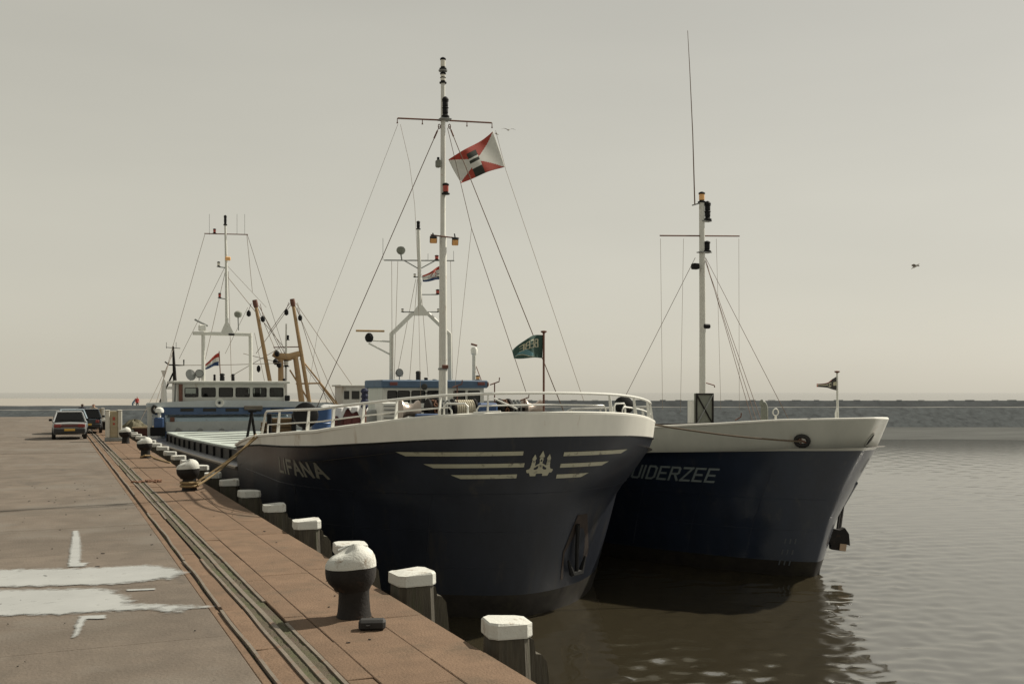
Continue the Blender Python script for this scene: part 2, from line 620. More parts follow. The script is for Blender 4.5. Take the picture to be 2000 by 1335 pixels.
GLYPH = {
    'L': [[(0, 1), (0, 0), (.6, 0)]], 'I': [[(0, 0), (0, 1)]], 'F': [[(0, 0), (0, 1), (.6, 1)], [(0, .52), (.5, .52)]],
    'A': [[(0, 0), (.33, 1), (.66, 0)], [(.12, .35), (.54, .35)]], 'N': [[(0, 0), (0, 1), (.6, 0), (.6, 1)]],
    'Z': [[(0, 1), (.62, 1), (0, 0), (.62, 0)]], 'U': [[(0, 1), (0, .08), (.1, 0), (.5, 0), (.6, .08), (.6, 1)]],
    'D': [[(0, 0), (0, 1), (.42, 1), (.6, .85), (.6, .15), (.42, 0), (0, 0)]],
    'E': [[(.6, 1), (0, 1), (0, 0), (.6, 0)], [(0, .5), (.5, .5)]],
    'R': [[(0, 0), (0, 1), (.5, 1), (.6, .9), (.6, .58), (.5, .5), (0, .5)], [(.3, .5), (.62, 0)]],
    'B': [[(0, 0), (0, 1), (.45, 1), (.56, .9), (.56, .62), (.45, .52), (0, .52)], [(.45, .52), (.62, .4), (.62, .12), (.48, 0), (0, 0)]],
}


def seg_quads(p, q, w):
    dx, dy = q[0] - p[0], q[1] - p[1]
    l = math.hypot(dx, dy) or 1e-6
    ex, ey = dx / l * w * .5, dy / l * w * .5
    nx, ny = -dy / l * w / 2, dx / l * w / 2
    k = max(1, int(l / .3))
    out = []
    for i in range(k):
        a, b = i / k, (i + 1) / k
        P = (p[0] - ex + (dx + 2 * ex) * a, p[1] - ey + (dy + 2 * ey) * a)
        Q = (p[0] - ex + (dx + 2 * ex) * b, p[1] - ey + (dy + 2 * ey) * b)
        out.append([(P[0] + nx, P[1] + ny), (P[0] - nx, P[1] - ny), (Q[0] - nx, Q[1] - ny), (Q[0] + nx, Q[1] + ny)])
    return out


def hull_letter(h, ch, a0, z0, wid, hei, stroke, sgn, shear=0.0):
    """one painted letter on the plating; a runs aft->forward so it reads left to right on the starboard bow"""
    mb = MB()
    for path in GLYPH[ch]:
        for i in range(len(path) - 1):
            for q in seg_quads(path[i], path[i + 1], stroke):
                vs = [h.at(a0 + sgn * (x * wid) - shear * (y * hei), z0 + y * hei, .008 + .0008 * i) for x, y in q]
                mb.add(vs, [(0, 1, 2, 3)])
    return mb


# ================================================================== SETTING: water, sea, dam, quay
def water_material():
    m = bpy.data.materials.new('harbour_water')
    m.use_nodes = True
    nt = m.node_tree
    N, L = nt.nodes, nt.links
    b = N['Principled BSDF']
    b.inputs['Base Color'].default_value = (0.036, 0.030, 0.018, 1)
    b.inputs['Roughness'].default_value = 0.09
    b.inputs['IOR'].default_value = 2.5
    b.inputs['Specular IOR Level'].default_value = 0.9
    tc = N.new('ShaderNodeTexCoord')
    hs = None
    for sc_, st_, amp, rz in ((0.42, (1, 2.6, 1), .9, YAW), (1.7, (1, 2.2, 1), .34, YAW + .35), (5.5, (1, 1.8, 1), .17, YAW - .3)):
        mp = N.new('ShaderNodeMapping')
        mp.inputs['Rotation'].default_value = (0, 0, rz)
        mp.inputs['Scale'].default_value = st_
        L.new(tc.outputs['Object'], mp.inputs[0])
        n = N.new('ShaderNodeTexNoise')
        n.inputs['Scale'].default_value = sc_
        n.inputs['Detail'].default_value = 3
        L.new(mp.outputs[0], n.inputs['Vector'])
        mu = N.new('ShaderNodeMath')
        mu.operation = 'MULTIPLY'
        mu.inputs[1].default_value = amp
        L.new(n.outputs[0], mu.inputs[0])
        if hs is None:
            hs = mu.outputs[0]
        else:
            ad = N.new('ShaderNodeMath')
            ad.operation = 'ADD'
            L.new(hs, ad.inputs[0])
            L.new(mu.outputs[0], ad.inputs[1])
            hs = ad.outputs[0]
    bp = N.new('ShaderNodeBump')
    gp = N.new('ShaderNodeTexNoise')
    gp.inputs['Scale'].default_value = 0.06
    gp.inputs['Detail'].default_value = 3
    L.new(tc.outputs['Object'], gp.inputs['Vector'])
    gr = N.new('ShaderNodeMapRange')
    gr.inputs[1].default_value = .35
    gr.inputs[2].default_value = .65
    gr.inputs[3].default_value = .03
    gr.inputs[4].default_value = .08
    L.new(gp.outputs[0], gr.inputs[0])
    L.new(gr.outputs[0], bp.inputs['Strength'])
    bp.inputs['Distance'].default_value = 0.16
    L.new(hs, bp.inputs['Height'])
    L.new(bp.outputs[0], b.inputs['Normal'])
    return m


M_water = water_material()
import numpy as np


def stretched(a, b, s0, s1):
    out, t = [a], a
    while t < b:
        t += s0 + (s1 - s0) * min(1, (t - a) / (b - a)) ** 1.15
        out.append(t)
    out[-1] = b
    return np.array(out)


# near water: a real rippled surface; far water: the flat sheet out to the horizon
gx, gy = stretched(3.3, 72, .045, .42), stretched(3.0, 96, .045, .42)
X_, Y_ = np.meshgrid(gx, gy)
rng = np.random.default_rng(4)
Zw = np.zeros_like(X_)
cell = np.maximum(np.interp(X_, gx[:-1], np.diff(gx)), np.interp(Y_, gy[:-1], np.diff(gy)))
for k in range(44):
    lam = .2 * (8.5 ** rng.random())
    th = 2.2 + rng.normal(0, .75)
    kx, ky = 2 * math.pi / lam * math.cos(th), 2 * math.pi / lam * math.sin(th)
    amp = .088 * math.sqrt(2 / 44) * lam / (2 * math.pi) * (1.25 if lam < .8 else .85)
    fade = np.clip((lam / cell - 2.2) / 2.5, 0, 1)
    Zw += amp * fade * np.sin(kx * X_ + ky * Y_ + rng.random() * 6.28 + .6 * np.sin(.23 * X_ - .31 * Y_ + k))
gust = .75 + .30 * np.sin(.21 * X_ + .13 * Y_ + .5) * np.sin(.09 * X_ - .25 * Y_) + .22 * np.sin(.47 * X_ - .38 * Y_ + 1.3)
edge = np.clip((72 - X_) / 14, 0, 1) * np.clip((96 - Y_) / 18, 0, 1)
Zw *= np.clip(gust, .25, 1.4) * edge
nx_, ny_ = len(gx), len(gy)
ids = np.arange(nx_ * ny_).reshape(ny_, nx_)
nv = np.stack([X_.ravel(), Y_.ravel(), (WATER + Zw).ravel()], 1)
nf = np.stack([ids[:-1, :-1].ravel(), ids[:-1, 1:].ravel(), ids[1:, 1:].ravel(), ids[1:, :-1].ravel()], 1)
ys = [-40, 3.0, 96, 110, 200, 500, 1500, 5000, 16000]
xs = [-9000, -2500, -600, -150, -30, 3.3, 72, 100, 300, 1000, 3000, 12000]
fv = [(x, y, WATER) for y in ys for x in xs]
ff = []
for j in range(len(ys) - 1):
    for i in range(len(xs) - 1):
        if xs[i] == 3.3 and ys[j] == 3.0:
            continue
        a = j * len(xs) + i + len(nv)
        ff.append((a, a + 1, a + len(xs) + 1, a + len(xs)))
wm = bpy.data.meshes.new('water')
wm.from_pydata(nv.tolist() + fv, [], nf.tolist() + ff)
wm.materials.append(M_water)
wm.polygons.foreach_set('use_smooth', [True] * len(wm.polygons))
water = bpy.data.objects.new('water', wm)
C.objects.link(water)
tag(water, kind='structure')

# breakwater dam across the harbour mouth, 140 m out, lower towards the left
M_dam = mat('basalt_slope', (0.072, 0.080, 0.083), 0.95, spec=0.05, var=0.3, scale=1.1, bump=0.9, bscale=2.4, dirt=(0.045, 0.05, 0.052), dirt_amt=0.7, dirt_scale=0.9)
M_dampath = mat('dam_path', (0.18, 0.175, 0.16), 0.95, spec=0.05, var=0.15)
M_damwall = mat('dam_wall', (0.065, 0.071, 0.074), 0.95, spec=0.05, var=0.25, scale=0.8)
M_mud = mat('wet_sand', (0.085, 0.088, 0.084), 0.95, spec=0.05, var=0.25, scale=0.08, stretch=(1, 3, 1))
lat = [-420, -250, -150, -110, -80, -55, -35, -20, 0, 20, 45, 80, 120, 180, 260]


def dam_z(l, which):
    lo, hi = {'crest': (.55, 1.28), 'berm': (.02, .42)}[which]
    return interp(l, [-60, 0], [lo, hi])


def dpt(l, d, z):
    return Vector((l * _ct + d * _st, -l * _st + d * _ct, z))


def dam_strip(name, prof, m, parent=None):
    b = MB()
    L2 = []
    for i in range(len(lat) - 1):
        k = max(1, int((lat[i + 1] - lat[i]) / 4))
        L2 += [lat[i] + (lat[i + 1] - lat[i]) * j / k for j in range(k)]
    n = len(prof)
    for l in L2:
        for d, zf in prof:
            b.v.append(dpt(l, d + .12 * math.sin(l * 1.7 + d), zf(l) + .03 * math.sin(l * 2.3 + d * 3)))
    for i in range(len(L2) - 1):
        for k in range(n - 1):
            b.f.append((i * n + k, (i + 1) * n + k, (i + 1) * n + k + 1, i * n + k + 1))
            b.m.append(0)
    return b.build(name, m, parent, smooth=True, angle=25)


dam = dam_strip('breakwater_dam', [(129.5, lambda l: WATER - .3), (132, lambda l: -1.5), (136.4, lambda l: dam_z(l, 'berm'))], M_dam)
tag(dam, 'long grey stone breakwater dam across the water behind the ships', 'breakwater')
dam_strip('dam_path', [(136.4, lambda l: dam_z(l, 'berm')), (138.2, lambda l: dam_z(l, 'berm') + .03)], M_dampath, dam)
dam_strip('dam_parapet', [(138.2, lambda l: dam_z(l, 'berm') + .03), (139.6, lambda l: dam_z(l, 'crest')), (141, lambda l: dam_z(l, 'crest')), (146, lambda l: WATER - .3)], M_damwall, dam)
blk = None
for i in range(34):
    l = -28 + i * 3.02 + random.uniform(-.7, .7)
    p = dpt(l, 140.2, dam_z(l, 'crest') + .05)
    rot = Matrix.Rotation(-YAW, 3, 'Z')
    if blk is None:
        me_o = MB().box((0, 0, 0), (1.7, .8, .34), .12).build('crest_block', M_damwall, dam, local=True)
        blk = me_o
    else:
        me_o = blk.copy()
        C.objects.link(me_o)
    me_o.location = p
    me_o.rotation_euler = (0, 0, -YAW)
    me_o.scale = (random.uniform(.35, .7), .6, random.uniform(.08, .3))
# wet sand at the foot of the dam, and the pale tidal flat beyond it
b = MB()
Ls = [-60 + i * 6 for i in range(60)]
for l in Ls:
    b.v += [dpt(l, 104.5 + 1.6 * math.sin(l * .21) + .8 * math.sin(l * .67), WATER - .03), dpt(l, 108 + math.sin(l * .3), WATER + .05), dpt(l, 116, WATER + .03), dpt(l, 121 + math.sin(l * .4), WATER + .12), dpt(l, 132, WATER + .45)]
for i in range(len(Ls) - 1):
    for k in range(4):
        b.f.append((i * 5 + k, (i + 1) * 5 + k, (i + 1) * 5 + k + 1, i * 5 + k + 1))
        b.m.append(0)
tag(b.build('wet_sand_bank', M_mud, smooth=True), kind='structure')
M_flat = mat('tidal_flat', (0.28, 0.26, 0.225), 0.55, var=0.1, scale=0.02)
b = MB()
Ls = [-900 + i * 25 for i in range(39)]
for l in Ls:
    b.v += [dpt(l, 150, WATER + .05), dpt(l, 780 + 60 * math.sin(l * .011) + min(0, (40 - l)) * 0 - max(0, l + 120) * 2.0, WATER + .03)]
for i in range(len(Ls) - 1):
    b.f.append((i * 2, (i + 1) * 2, (i + 1) * 2 + 1, i * 2 + 1))
    b.m.append(0)
tag(b.build('tidal_flat', M_flat), kind='structure')

# ---- quay
EDGE = 3.64
QY0, QY1 = -4.0, 112.0
quay = MB().box((-28, (QY0 + QY1) / 2, -2.03), (EDGE * 2 + 55.8, QY1 - QY0, 3.98), .02).build('quay', M_joint)
quay.data.materials.clear()
quay.data.materials.append(M_joint)
tag(quay, kind='structure')
# keep the body 6 cm behind the stone edge
for v in quay.data.vertices:
    if v.co.x > 0:
        v.co.x = EDGE - .06
MB().box((EDGE - .03, (QY0 + QY1) / 2, -2.0), (.05, QY1 - QY0, 3.4), 0).build('quay_wall', M_qwall, quay)


def slab(x0, x1, y0, y1, z, name, m, th=.09, ch=.008, j=.0):
    b = MB()
    g = .003
    x0, x1, y0, y1 = x0 + g, x1 - g, y0 + g, y1 - g
    z = z + random.uniform(-1, 1) * j
    zs = [z + random.uniform(-1, 1) * j * .6 for _ in range(4)]
    q = [(x0, y0), (x1, y0), (x1, y1), (x0, y1)]
    qi = [(x0 + ch, y0 + ch), (x1 - ch, y0 + ch), (x1 - ch, y1 - ch), (x0 + ch, y1 - ch)]
    vs = [(a, c, z - th) for a, c in q] + [(a, c, zs[i] - ch * .7) for i, (a, c) in enumerate(q)] + [(a, c, zs[i]) for i, (a, c) in enumerate(qi)]
    fs = [(8, 9, 10, 11)]
    for i in range(4):
        k = (i + 1) % 4
        fs += [(i, k, 4 + k, 4 + i), (4 + i, 4 + k, 8 + k, 8 + i)]
    return b.add(vs, fs).build(name, m, quay)


yj = [-4 + .25] + [1.2, 4.25, 7.3, 10.4, 13.5, 16.55, 19.7, 22.8, 25.9, 29, 32.1, 35.2, 38.3, 41.4, 44.5, 47.6, 50.7, 53.8, 57, 60.2, 63.4, 66.6, 70, 75, 80, 86, 92, 98, 105, 112]
for i in range(len(yj) - 1):
    for (x0, x1) in ((-2.6, 1.57), (-6.8, -2.6), (-12, -6.8)):
        slab(x0, x1, yj[i], yj[i + 1], 0, 'apron_slab', M_slab, j=.004)
slab(-55, -12, -4, 112, -.002, 'far_apron', M_slab)
# coping, two courses
y = -3.4
while y < 110:
    l = random.uniform(1.55, 2.1) if y < 45 else 4
    slab(3.1, EDGE, y, y + l, 0, 'coping_stone', M_cope, th=.3, j=.003, ch=.009)
    y += l
y = -2.6
while y < 110:
    l = random.uniform(2.0, 3.2) if y < 45 else 5
    slab(2.46, 3.1, y, y + l, 0, 'inner_coping_stone', M_cope, j=.003)
    y += l
y = -2.2
while y < 110:
    l = random.uniform(.9, 2.4) if y < 40 else 5
    slab(2.225, 2.46, y, y + l, -.002, 'kerb_stone', M_cope, j=.006)
    y += l
y = -2.0
while y < 110:
    l = random.uniform(1.2, 2.6) if y < 40 else 5
    slab(1.70, 1.915, y, y + l, -.006, 'track_filler_stone', M_cope, j=.007)
    y += l
slab(1.575, 1.66, -3, 110, -.016, 'gutter_strip', M_cope)


def strip(name, x, w, y0, y1, z=.004, wav=.0, h=.02):
    """worn steel edge strip, bent and lifted here and there"""
    b = MB()
    n = max(2, int((y1 - y0) / .22))
    for i in range(n + 1):
        t = i / n
        yy = y0 + (y1 - y0) * t
        dx = wav * (math.sin(yy * 1.3 + x * 9) + .5 * math.sin(yy * 3.1 + x * 5))
        dz = wav * .35 * abs(math.sin(yy * 1.9 + x * 3))
        b.v += [Vector((x - w / 2 + dx, yy, z + dz - h)), Vector((x - w / 2 + dx, yy, z + dz)), Vector((x + w / 2 + dx, yy, z + dz)), Vector((x + w / 2 + dx, yy, z + dz - h))]
    for i in range(n):
        for k in range(3):
            b.f.append((i * 4 + k, i * 4 + k + 1, i * 4 + k + 5, i * 4 + k + 4))
            b.m.append(0)
    b.f += [(3, 2, 1, 0), (n * 4, n * 4 + 1, n * 4 + 2, n * 4 + 3)]
    b.m += [0, 0]
    return b.build(name, M_strip, quay)


strip('crane_rail', 2.06, .05, -3, 110, .012, .004, .05)
strip('rail_edge_strip', 1.935, .035, -3, 15.3, .008, .008, .05)
strip('rail_edge_strip', 1.94, .035, 20.4, 32, .010, .006, .05)
strip('rail_edge_strip', 1.94, .035, 36, 110, .006, .004, .05)
strip('trench_angle', 2.205, .035, 11.9, 60, .006, .005, .05)
strip('trench_angle', 2.205, .035, -3, 10.7, .002, .004, .05)
strip('lifted_edge_strip', 1.685, .032, 5, 11.6, .008, .008, .04)
strip('lifted_edge_strip', 1.69, .030, 11.75, 15.2, .010, .012, .04)
strip('lifted_edge_strip', 1.705, .030, 15.3, 21.6, .006, .010, .04)
strip('lifted_edge_strip', 1.72, .03, 25.5, 70, .01, .006, .04)
# soil and moss in the rail trench
M_moss = mat('moss', (0.055, 0.062, 0.022), 0.95, var=0.4, scale=9, bump=0.8, bscale=60, dirt=(0.075, 0.055, 0.037), dirt_amt=1.45, dirt_scale=2.3)


def trench(name, x0, x1, y0, y1, zc, amp, parent):
    def fn(u, v):
        yy = y0 + (y1 - y0) * v
        n = math.sin(yy * 7.1 + u * 5) * math.sin(yy * 2.7) * .5 + .5 * math.sin(yy * 17 + u * 9)
        return Vector((x0 + (x1 - x0) * u, yy, zc + amp * n * math.sin(math.pi * u)))
    return MB().grid(fn, 5, int((y1 - y0) * 9)).build(name, M_moss, parent, smooth=True, angle=180)


trench('trench_soil', 1.945, 2.04, -3, 45, -.003, .010, quay)
trench('trench_soil', 2.075, 2.195, -3, 45, -.012, .012, quay)
b = MB()
M_tuft = mat('grass_tuft', (0.085, 0.11, 0.03), 0.8, var=0.4, rnd=.1)
for i in range(620):
    yy = random.uniform(8.5, 26)
    if math.sin(yy * 1.1) * math.sin(yy * 2.9 + 1) < .2 and random.random() < .93:
        continue
    xx = random.choice((random.uniform(1.955, 2.03), random.uniform(1.955, 2.03), random.uniform(2.09, 2.18), random.uniform(1.665, 1.675)))
    a = random.uniform(0, 6.28)
    hgt = random.uniform(.012, .04)
    dx, dy = math.cos(a) * .006, math.sin(a) * .006
    tip = (xx + random.uniform(-.02, .02), yy + random.uniform(-.02, .02), -.01 + hgt)
    b.add([(xx - dx, yy - dy, -.02), (xx + dx, yy + dy, -.02), tip], [(0, 1, 2)])
tag(b.build('moss_and_grass', M_tuft), 'green moss and grass growing along the sunken crane rail', 'moss', kind='stuff')

# puddles of rain water on the apron
M_pud = mat('puddle_water', (0.30, 0.305, 0.29), 0.04, var=0.2, scale=1.1, spec=0.9, cont=True)
_nt = M_pud.node_tree
_nt.nodes['Principled BSDF'].inputs['IOR'].default_value = 2.1
_at = _nt.nodes.new('ShaderNodeAttribute')
_at.attribute_name = 'shore'
_tc = _nt.nodes.new('ShaderNodeTexCoord')
_nz = _nt.nodes.new('ShaderNodeTexNoise')
_nz.inputs['Scale'].default_value = 8
_nz.inputs['Detail'].default_value = 6
_nt.links.new(_tc.outputs['Object'], _nz.inputs['Vector'])
_ad = _nt.nodes.new('ShaderNodeMath')
_ad.operation = 'MULTIPLY_ADD'
_ad.inputs[1].default_value = 1.3
_nt.links.new(_nz.outputs[0], _ad.inputs[0])
_nt.links.new(_at.outputs['Fac'], _ad.inputs[2])
_mr = _nt.nodes.new('ShaderNodeMapRange')
_mr.inputs[1].default_value = .38
_mr.inputs[2].default_value = .98
_nt.links.new(_ad.outputs[0], _mr.inputs[0])
_tr = _nt.nodes.new('ShaderNodeBsdfTransparent')
_mx = _nt.nodes.new('ShaderNodeMixShader')
_nt.links.new(_mr.outputs[0], _mx.inputs[0])
_nt.links.new(_tr.outputs[0], _mx.inputs[1])
_nt.links.new(_nt.nodes['Principled BSDF'].outputs[0], _mx.inputs[2])
_nt.links.new(_mx.outputs[0], _nt.nodes['Material Output'].inputs[0])


def puddle(pix, label, soft=.13):
    """thin sheet of water; the 'shore' attribute (distance to the edge) lets it dry out unevenly at the rim"""
    ring = [(q.x, q.y) for q in (spot(u, v, z=.008) for u, v in pix)]
    x0, x1 = min(q[0] for q in ring) - .1, max(q[0] for q in ring) + .1
    y0, y1 = min(q[1] for q in ring) - .1, max(q[1] for q in ring) + .1
    st = .035 if soft > .03 else .018
    nx, ny = int((x1 - x0) / st), int((y1 - y0) / st)
    val = {}
    for i in range(nx + 1):
        for j in range(ny + 1):
            p = (x0 + i * st, y0 + j * st)
            d = min(seg_dist(p, ring[k - 1], ring[k]) for k in range(len(ring)))
            val[(i, j)] = d if in_poly(p, ring) else -d
    b = MB()
    ids, att = {}, []
    for i in range(nx):
        for j in range(ny):
            c4_ = [(i, j), (i + 1, j), (i + 1, j + 1), (i, j + 1)]
            if max(val[k] for k in c4_) < -soft:
                continue
            f = []
            for k in c4_:
                if k not in ids:
                    ids[k] = len(b.v)
                    b.v.append(Vector((x0 + k[0] * st, y0 + k[1] * st, .0095)))
                    att.append(max(-1, min(1, val[k] / soft)) * .5)
                f.append(ids[k])
            b.f.append(tuple(f))
            b.m.append(0)
    o = b.build('puddle', M_pud)
    a = o.data.attributes.new('shore', 'FLOAT', 'POINT')
    a.data.foreach_set('value', att)
    return tag(o, label, 'puddle', 'puddles on the concrete apron')


def in_poly(p, poly):
    c = False
    for i in range(len(poly)):
        a, d = poly[i], poly[i - 1]
        if (a[1] > p[1]) != (d[1] > p[1]) and p[0] < (d[0] - a[0]) * (p[1] - a[1]) / (d[1] - a[1]) + a[0]:
            c = not c
    return c


def seg_dist(p, a, c):
    l2 = (c[0] - a[0]) ** 2 + (c[1] - a[1]) ** 2 or 1e-9
    t = max(0, min(1, ((p[0] - a[0]) * (c[0] - a[0]) + (p[1] - a[1]) * (c[1] - a[1])) / l2))
    return math.hypot(p[0] - a[0] - t * (c[0] - a[0]), p[1] - a[1] - t * (c[1] - a[1]))


puddle([(-80, 1113), (125, 1110), (230, 1106), (290, 1103), (335, 1109), (366, 1117), (345, 1122), (331, 1131), (318, 1127), (285, 1134), (220, 1140), (140, 1142), (-80, 1147)], 'upper of the two long pale puddles at the left of the quay')
puddle([(-80, 1153), (120, 1150), (185, 1148), (222, 1153), (250, 1168), (256, 1179), (310, 1180), (380, 1182), (404, 1184), (370, 1187), (345, 1189), (350, 1195), (325, 1194), (300, 1187), (220, 1192), (125, 1198), (-80, 1203)], 'lower of the two long pale puddles, with a thin right tail')
puddle([(143, 1036), (152, 1035), (157, 1052), (158, 1075), (157, 1098), (173, 1098), (164, 1105), (133, 1106), (138, 1070), (141, 1050)], 'narrow pale puddle running away along the far end of the others', .035)
puddle([(156, 1202), (206, 1200), (206, 1207), (168, 1208), (152, 1240), (141, 1244), (148, 1225)], 'small bent puddle below the long ones', .03)
puddle([(246, 1150), (302, 1148), (303, 1151), (248, 1153)], 'thin short puddle streak right of the lower long puddle', .02)


# ---- quay furniture
def bollard(loc, label, nose=math.pi):
    r = empty('mooring_bollard', loc, label, 'bollard', 'bollards along the quay')
    x, y, z = loc
    b = MB()
    prof = [(.19, -.02), (.185, .02), (.175, .06), (.166, .16), (.163, .26), (.168, .31)]
    b.lathe(prof, loc, n=28)
    b.build('post', M_black, r, smooth=True, angle=60)

    def head(prof, name, m):
        b = MB()
        n = 36
        for rr, zz in prof:
            for j in range(n):
                th = 2 * math.pi * j / n
                k = max(0, math.cos(th - nose)) ** 1.6
                k2 = max(0, math.cos(th - nose))
                ext = 1 + .30 * k * min(1, rr / .2)
                zz2 = zz - (.09 * k2 * max(0, (zz - .50)) / .27 if zz > .5 else 0)
                b.v.append(Vector((x + rr * ext * math.cos(th), y + rr * ext * math.sin(th), z + zz2)))
        for i in range(len(prof) - 1):
            for j in range(n):
                b.f.append((i * n + j, i * n + (j + 1) % n, (i + 1) * n + (j + 1) % n, (i + 1) * n + j))
                b.m.append(0)
        if prof[-1][0] < .12:
            b.f.append(tuple((len(prof) - 1) * n + j for j in range(n)))
            b.m.append(0)
        return b.build(name, m, r, smooth=True, angle=80)
    head([(.165, .29), (.18, .325), (.21, .37), (.23, .42), (.236, .48), (.236, .545)], 'head_underside', M_black)
    head([(.237, .545), (.234, .60), (.222, .65), (.195, .70), (.15, .74), (.09, .765), (.03, .775)], 'head', M_cap)
    seam = [Vector((x + .152 * math.cos(a) * (1 + .2 * max(0, -math.cos(a)) ** 3), y + .152 * math.sin(a), z + .741 - .03 * max(0, -math.cos(a)))) for a in [i * .2 for i in range(1, 15)]]
    MB().tube(seam, .008, 6).build('lifting_seam', M_grey, r, True)
    return r


bols = [(2.93, 10.7), (3.02, 26.1), (3.05, 39.7), (3.08, 51.6), (2.98, 70.6), (3.0, 88)]
ords = ['large white-headed black bollard nearest the camera, beside a rubber block', 'white-headed bollard with two yellow ropes leading to the near ship', 'white-headed bollard with a loose rope end on the paving, third along the quay', 'white-headed bollard just right of the nearer power kiosk', 'distant bollard between the two power kiosks', 'farthest bollard near the end of the quay']
for (x, y), lb in zip(bols, ords):
    bollard((x, y, 0), lb)
# loose black rubber block
q = spot(727, 1229, z=0)
rr = empty('rubber_block', (q.x, q.y, 0), 'small black rubber block lying in front of the near bollard', 'block')
MB().box((q.x, q.y, .058), (.27, .15, .105), .025, Matrix.Rotation(-.35, 3, 'Z')).build('block_body', M_rubber, rr)
T([(q.x - .09, q.y - .085, .06), (q.x - .05, q.y - .09, .06)], .012, 'bolt', M_black, rr)
# rust dirt heap
q = spot(291, 941, z=0)
b = MB()
for i in range(26):
    a, rad = random.uniform(0, 6.28), random.uniform(0, .3)
    b.box((q.x + rad * math.cos(a) * 1.4, q.y + rad * math.sin(a), .02), (random.uniform(.05, .2), random.uniform(.03, .1), random.uniform(.02, .07)), .008, Matrix.Rotation(random.uniform(0, 3), 3, 'Z'))
tag(b.build('dirt_heap', M_chain), 'small heap of rusty dirt and scraps beside the crane rail', 'debris', kind='stuff')

b = MB()
for i in range(70):
    yy = random.uniform(9.5, 30)
    xx = random.uniform(-1.2, 3.5)
    if 1.55 < xx < 2.3:
        continue
    r0 = random.uniform(.006, .022)
    b.box((xx, yy, .008), (r0 * random.uniform(1, 3), r0, .008), .002, Matrix.Rotation(random.uniform(0, 3), 3, 'Z'))
tag(b.build('litter', M_black), 'small dark flecks of litter scattered over the quay', 'litter', kind='stuff')

# white capped timber piles standing along the quay face
onames = ['first', 'second', 'third', 'fourth', 'fifth', 'sixth', 'seventh', 'eighth', 'ninth', 'tenth', 'eleventh', 'twelfth', 'thirteenth', 'fourteenth', 'fifteenth', 'sixteenth', 'seventeenth', 'eighteenth', 'nineteenth', 'twentieth']


def pile(y, label, k):
    x = 4.0
    r = empty('mooring_pile', (x, y, WATER), label, 'pile', 'white-capped timber piles along the quay face')
    w = .225 + random.uniform(-.02, .015)
    rot = random.uniform(-.14, .14)
    zt = .2 + random.uniform(-.03, .03)

    def oct_(hw, z, ch=.07, dx=0, dy=0):
        pts = [(-hw, -hw + ch), (-hw + ch, -hw), (hw - ch, -hw), (hw, -hw + ch), (hw, hw - ch), (hw - ch, hw), (-hw + ch, hw), (-hw, hw - ch)]
        c, s = math.cos(rot), math.sin(rot)
        return [Vector((x + a * c - b_ * s + dx, y + a * s + b_ * c + dy, z)) for a, b_ in pts]

    def loft(rings, name, m):
        b = MB()
        for g in rings:
            b.v += g
        for i in range(len(rings) - 1):
            for j in range(8):
                b.f.append((i * 8 + j, i * 8 + (j + 1) % 8, (i + 1) * 8 + (j + 1) % 8, (i + 1) * 8 + j))
                b.m.append(0)
        b.f.append(tuple((len(rings) - 1) * 8 + j for j in range(8)))
        b.m.append(0)
        return b.build(name, m, r)
    tilt = random.uniform(-.015, .015)
    top = oct_(w - .006, zt)
    for i, p in enumerate(top):
        p.z += tilt * (1 if p.x > x else -1)
    crown = oct_(w * .4, zt + random.uniform(.0, .012))
    loft([oct_(w + .004, zt - .145), oct_(w + .01, zt - .13), oct_(w + .008, zt - .012), top, crown], 'cap', M_cap)
    loft([oct_(w + .05, WATER - 1.5), oct_(w + .03, -1.2), oct_(w, -.4), oct_(w - .014, zt - .146)], 'shaft', M_pile)
    # slanting fender timber on the water side
    k0 = random.uniform(-.03, .03)
    prof = [(w - .01, zt - .17), (w + .03, zt - .19), (w + .05, zt - .31 + k0), (w + .11, zt - .32 + k0), (w + .17, zt - .40 + k0), (w + .23, -.7), (w + .28, -1.5), (w + .3, -3.6), (w - .01, -3.6)]
    b = MB().prism(prof, lambda a, c, q: (x + a, y + .03 + (.17 if q else -.15), c))
    b.build('fender_timber', M_pile, r)


for k in range(20):
    pile(9.08 + 2.87 * k, onames[k] + ' white-capped timber pile from the camera along the quay edge', k)


# power kiosks
def kiosk(u, v, w, h, label):
    p = spot(u, v, z=0)
    r = empty('power_kiosk', p, label, 'power kiosk', 'power kiosks on the quay')
    x, y = p.x, p.y
    d = .5
    Bx((x, y, .09), (w + .06, d + .06, .18), 'plinth', M_grey, r, .02)
    Bx((x, y + .02, .18 + (h - .2) / 2), (w * .5, d - .1, h - .2), 'panel', M_kiosk, r, .015)
    for s in (-1, 1):
        Bx((x + s * w * .375, y, .182 + (h - .18) / 2), (w * .245, d, h - .18), 'side_post', M_kioskw, r, .03)
        Bx((x + s * w * .375, y, h + .02), (w * .27, d + .03, .05), 'post_cap', M_kioskw, r, .02)
    Bx((x, y - d / 2 + .065, .18 + (h - .2) * .72), (w * .14, .02, .16), 'socket', M_redlamp, r, .006)
    Bx((x, y - d / 2 + .065, .18 + (h - .2) * .52), (w * .12, .02, .1), 'socket', M_redlamp, r, .006)
    Bx((x, y - d / 2 + .06, .18 + (h - .2) * .3), (w * .4, .012, .3), 'hatch_door', M_kiosk, r, .004)


kiosk(222, 861, .76, 1.5, 'nearer beige and white power kiosk standing behind the crane rail')
kiosk(192, 838, .72, 1.36, 'farther beige and white power kiosk close to the dark car')

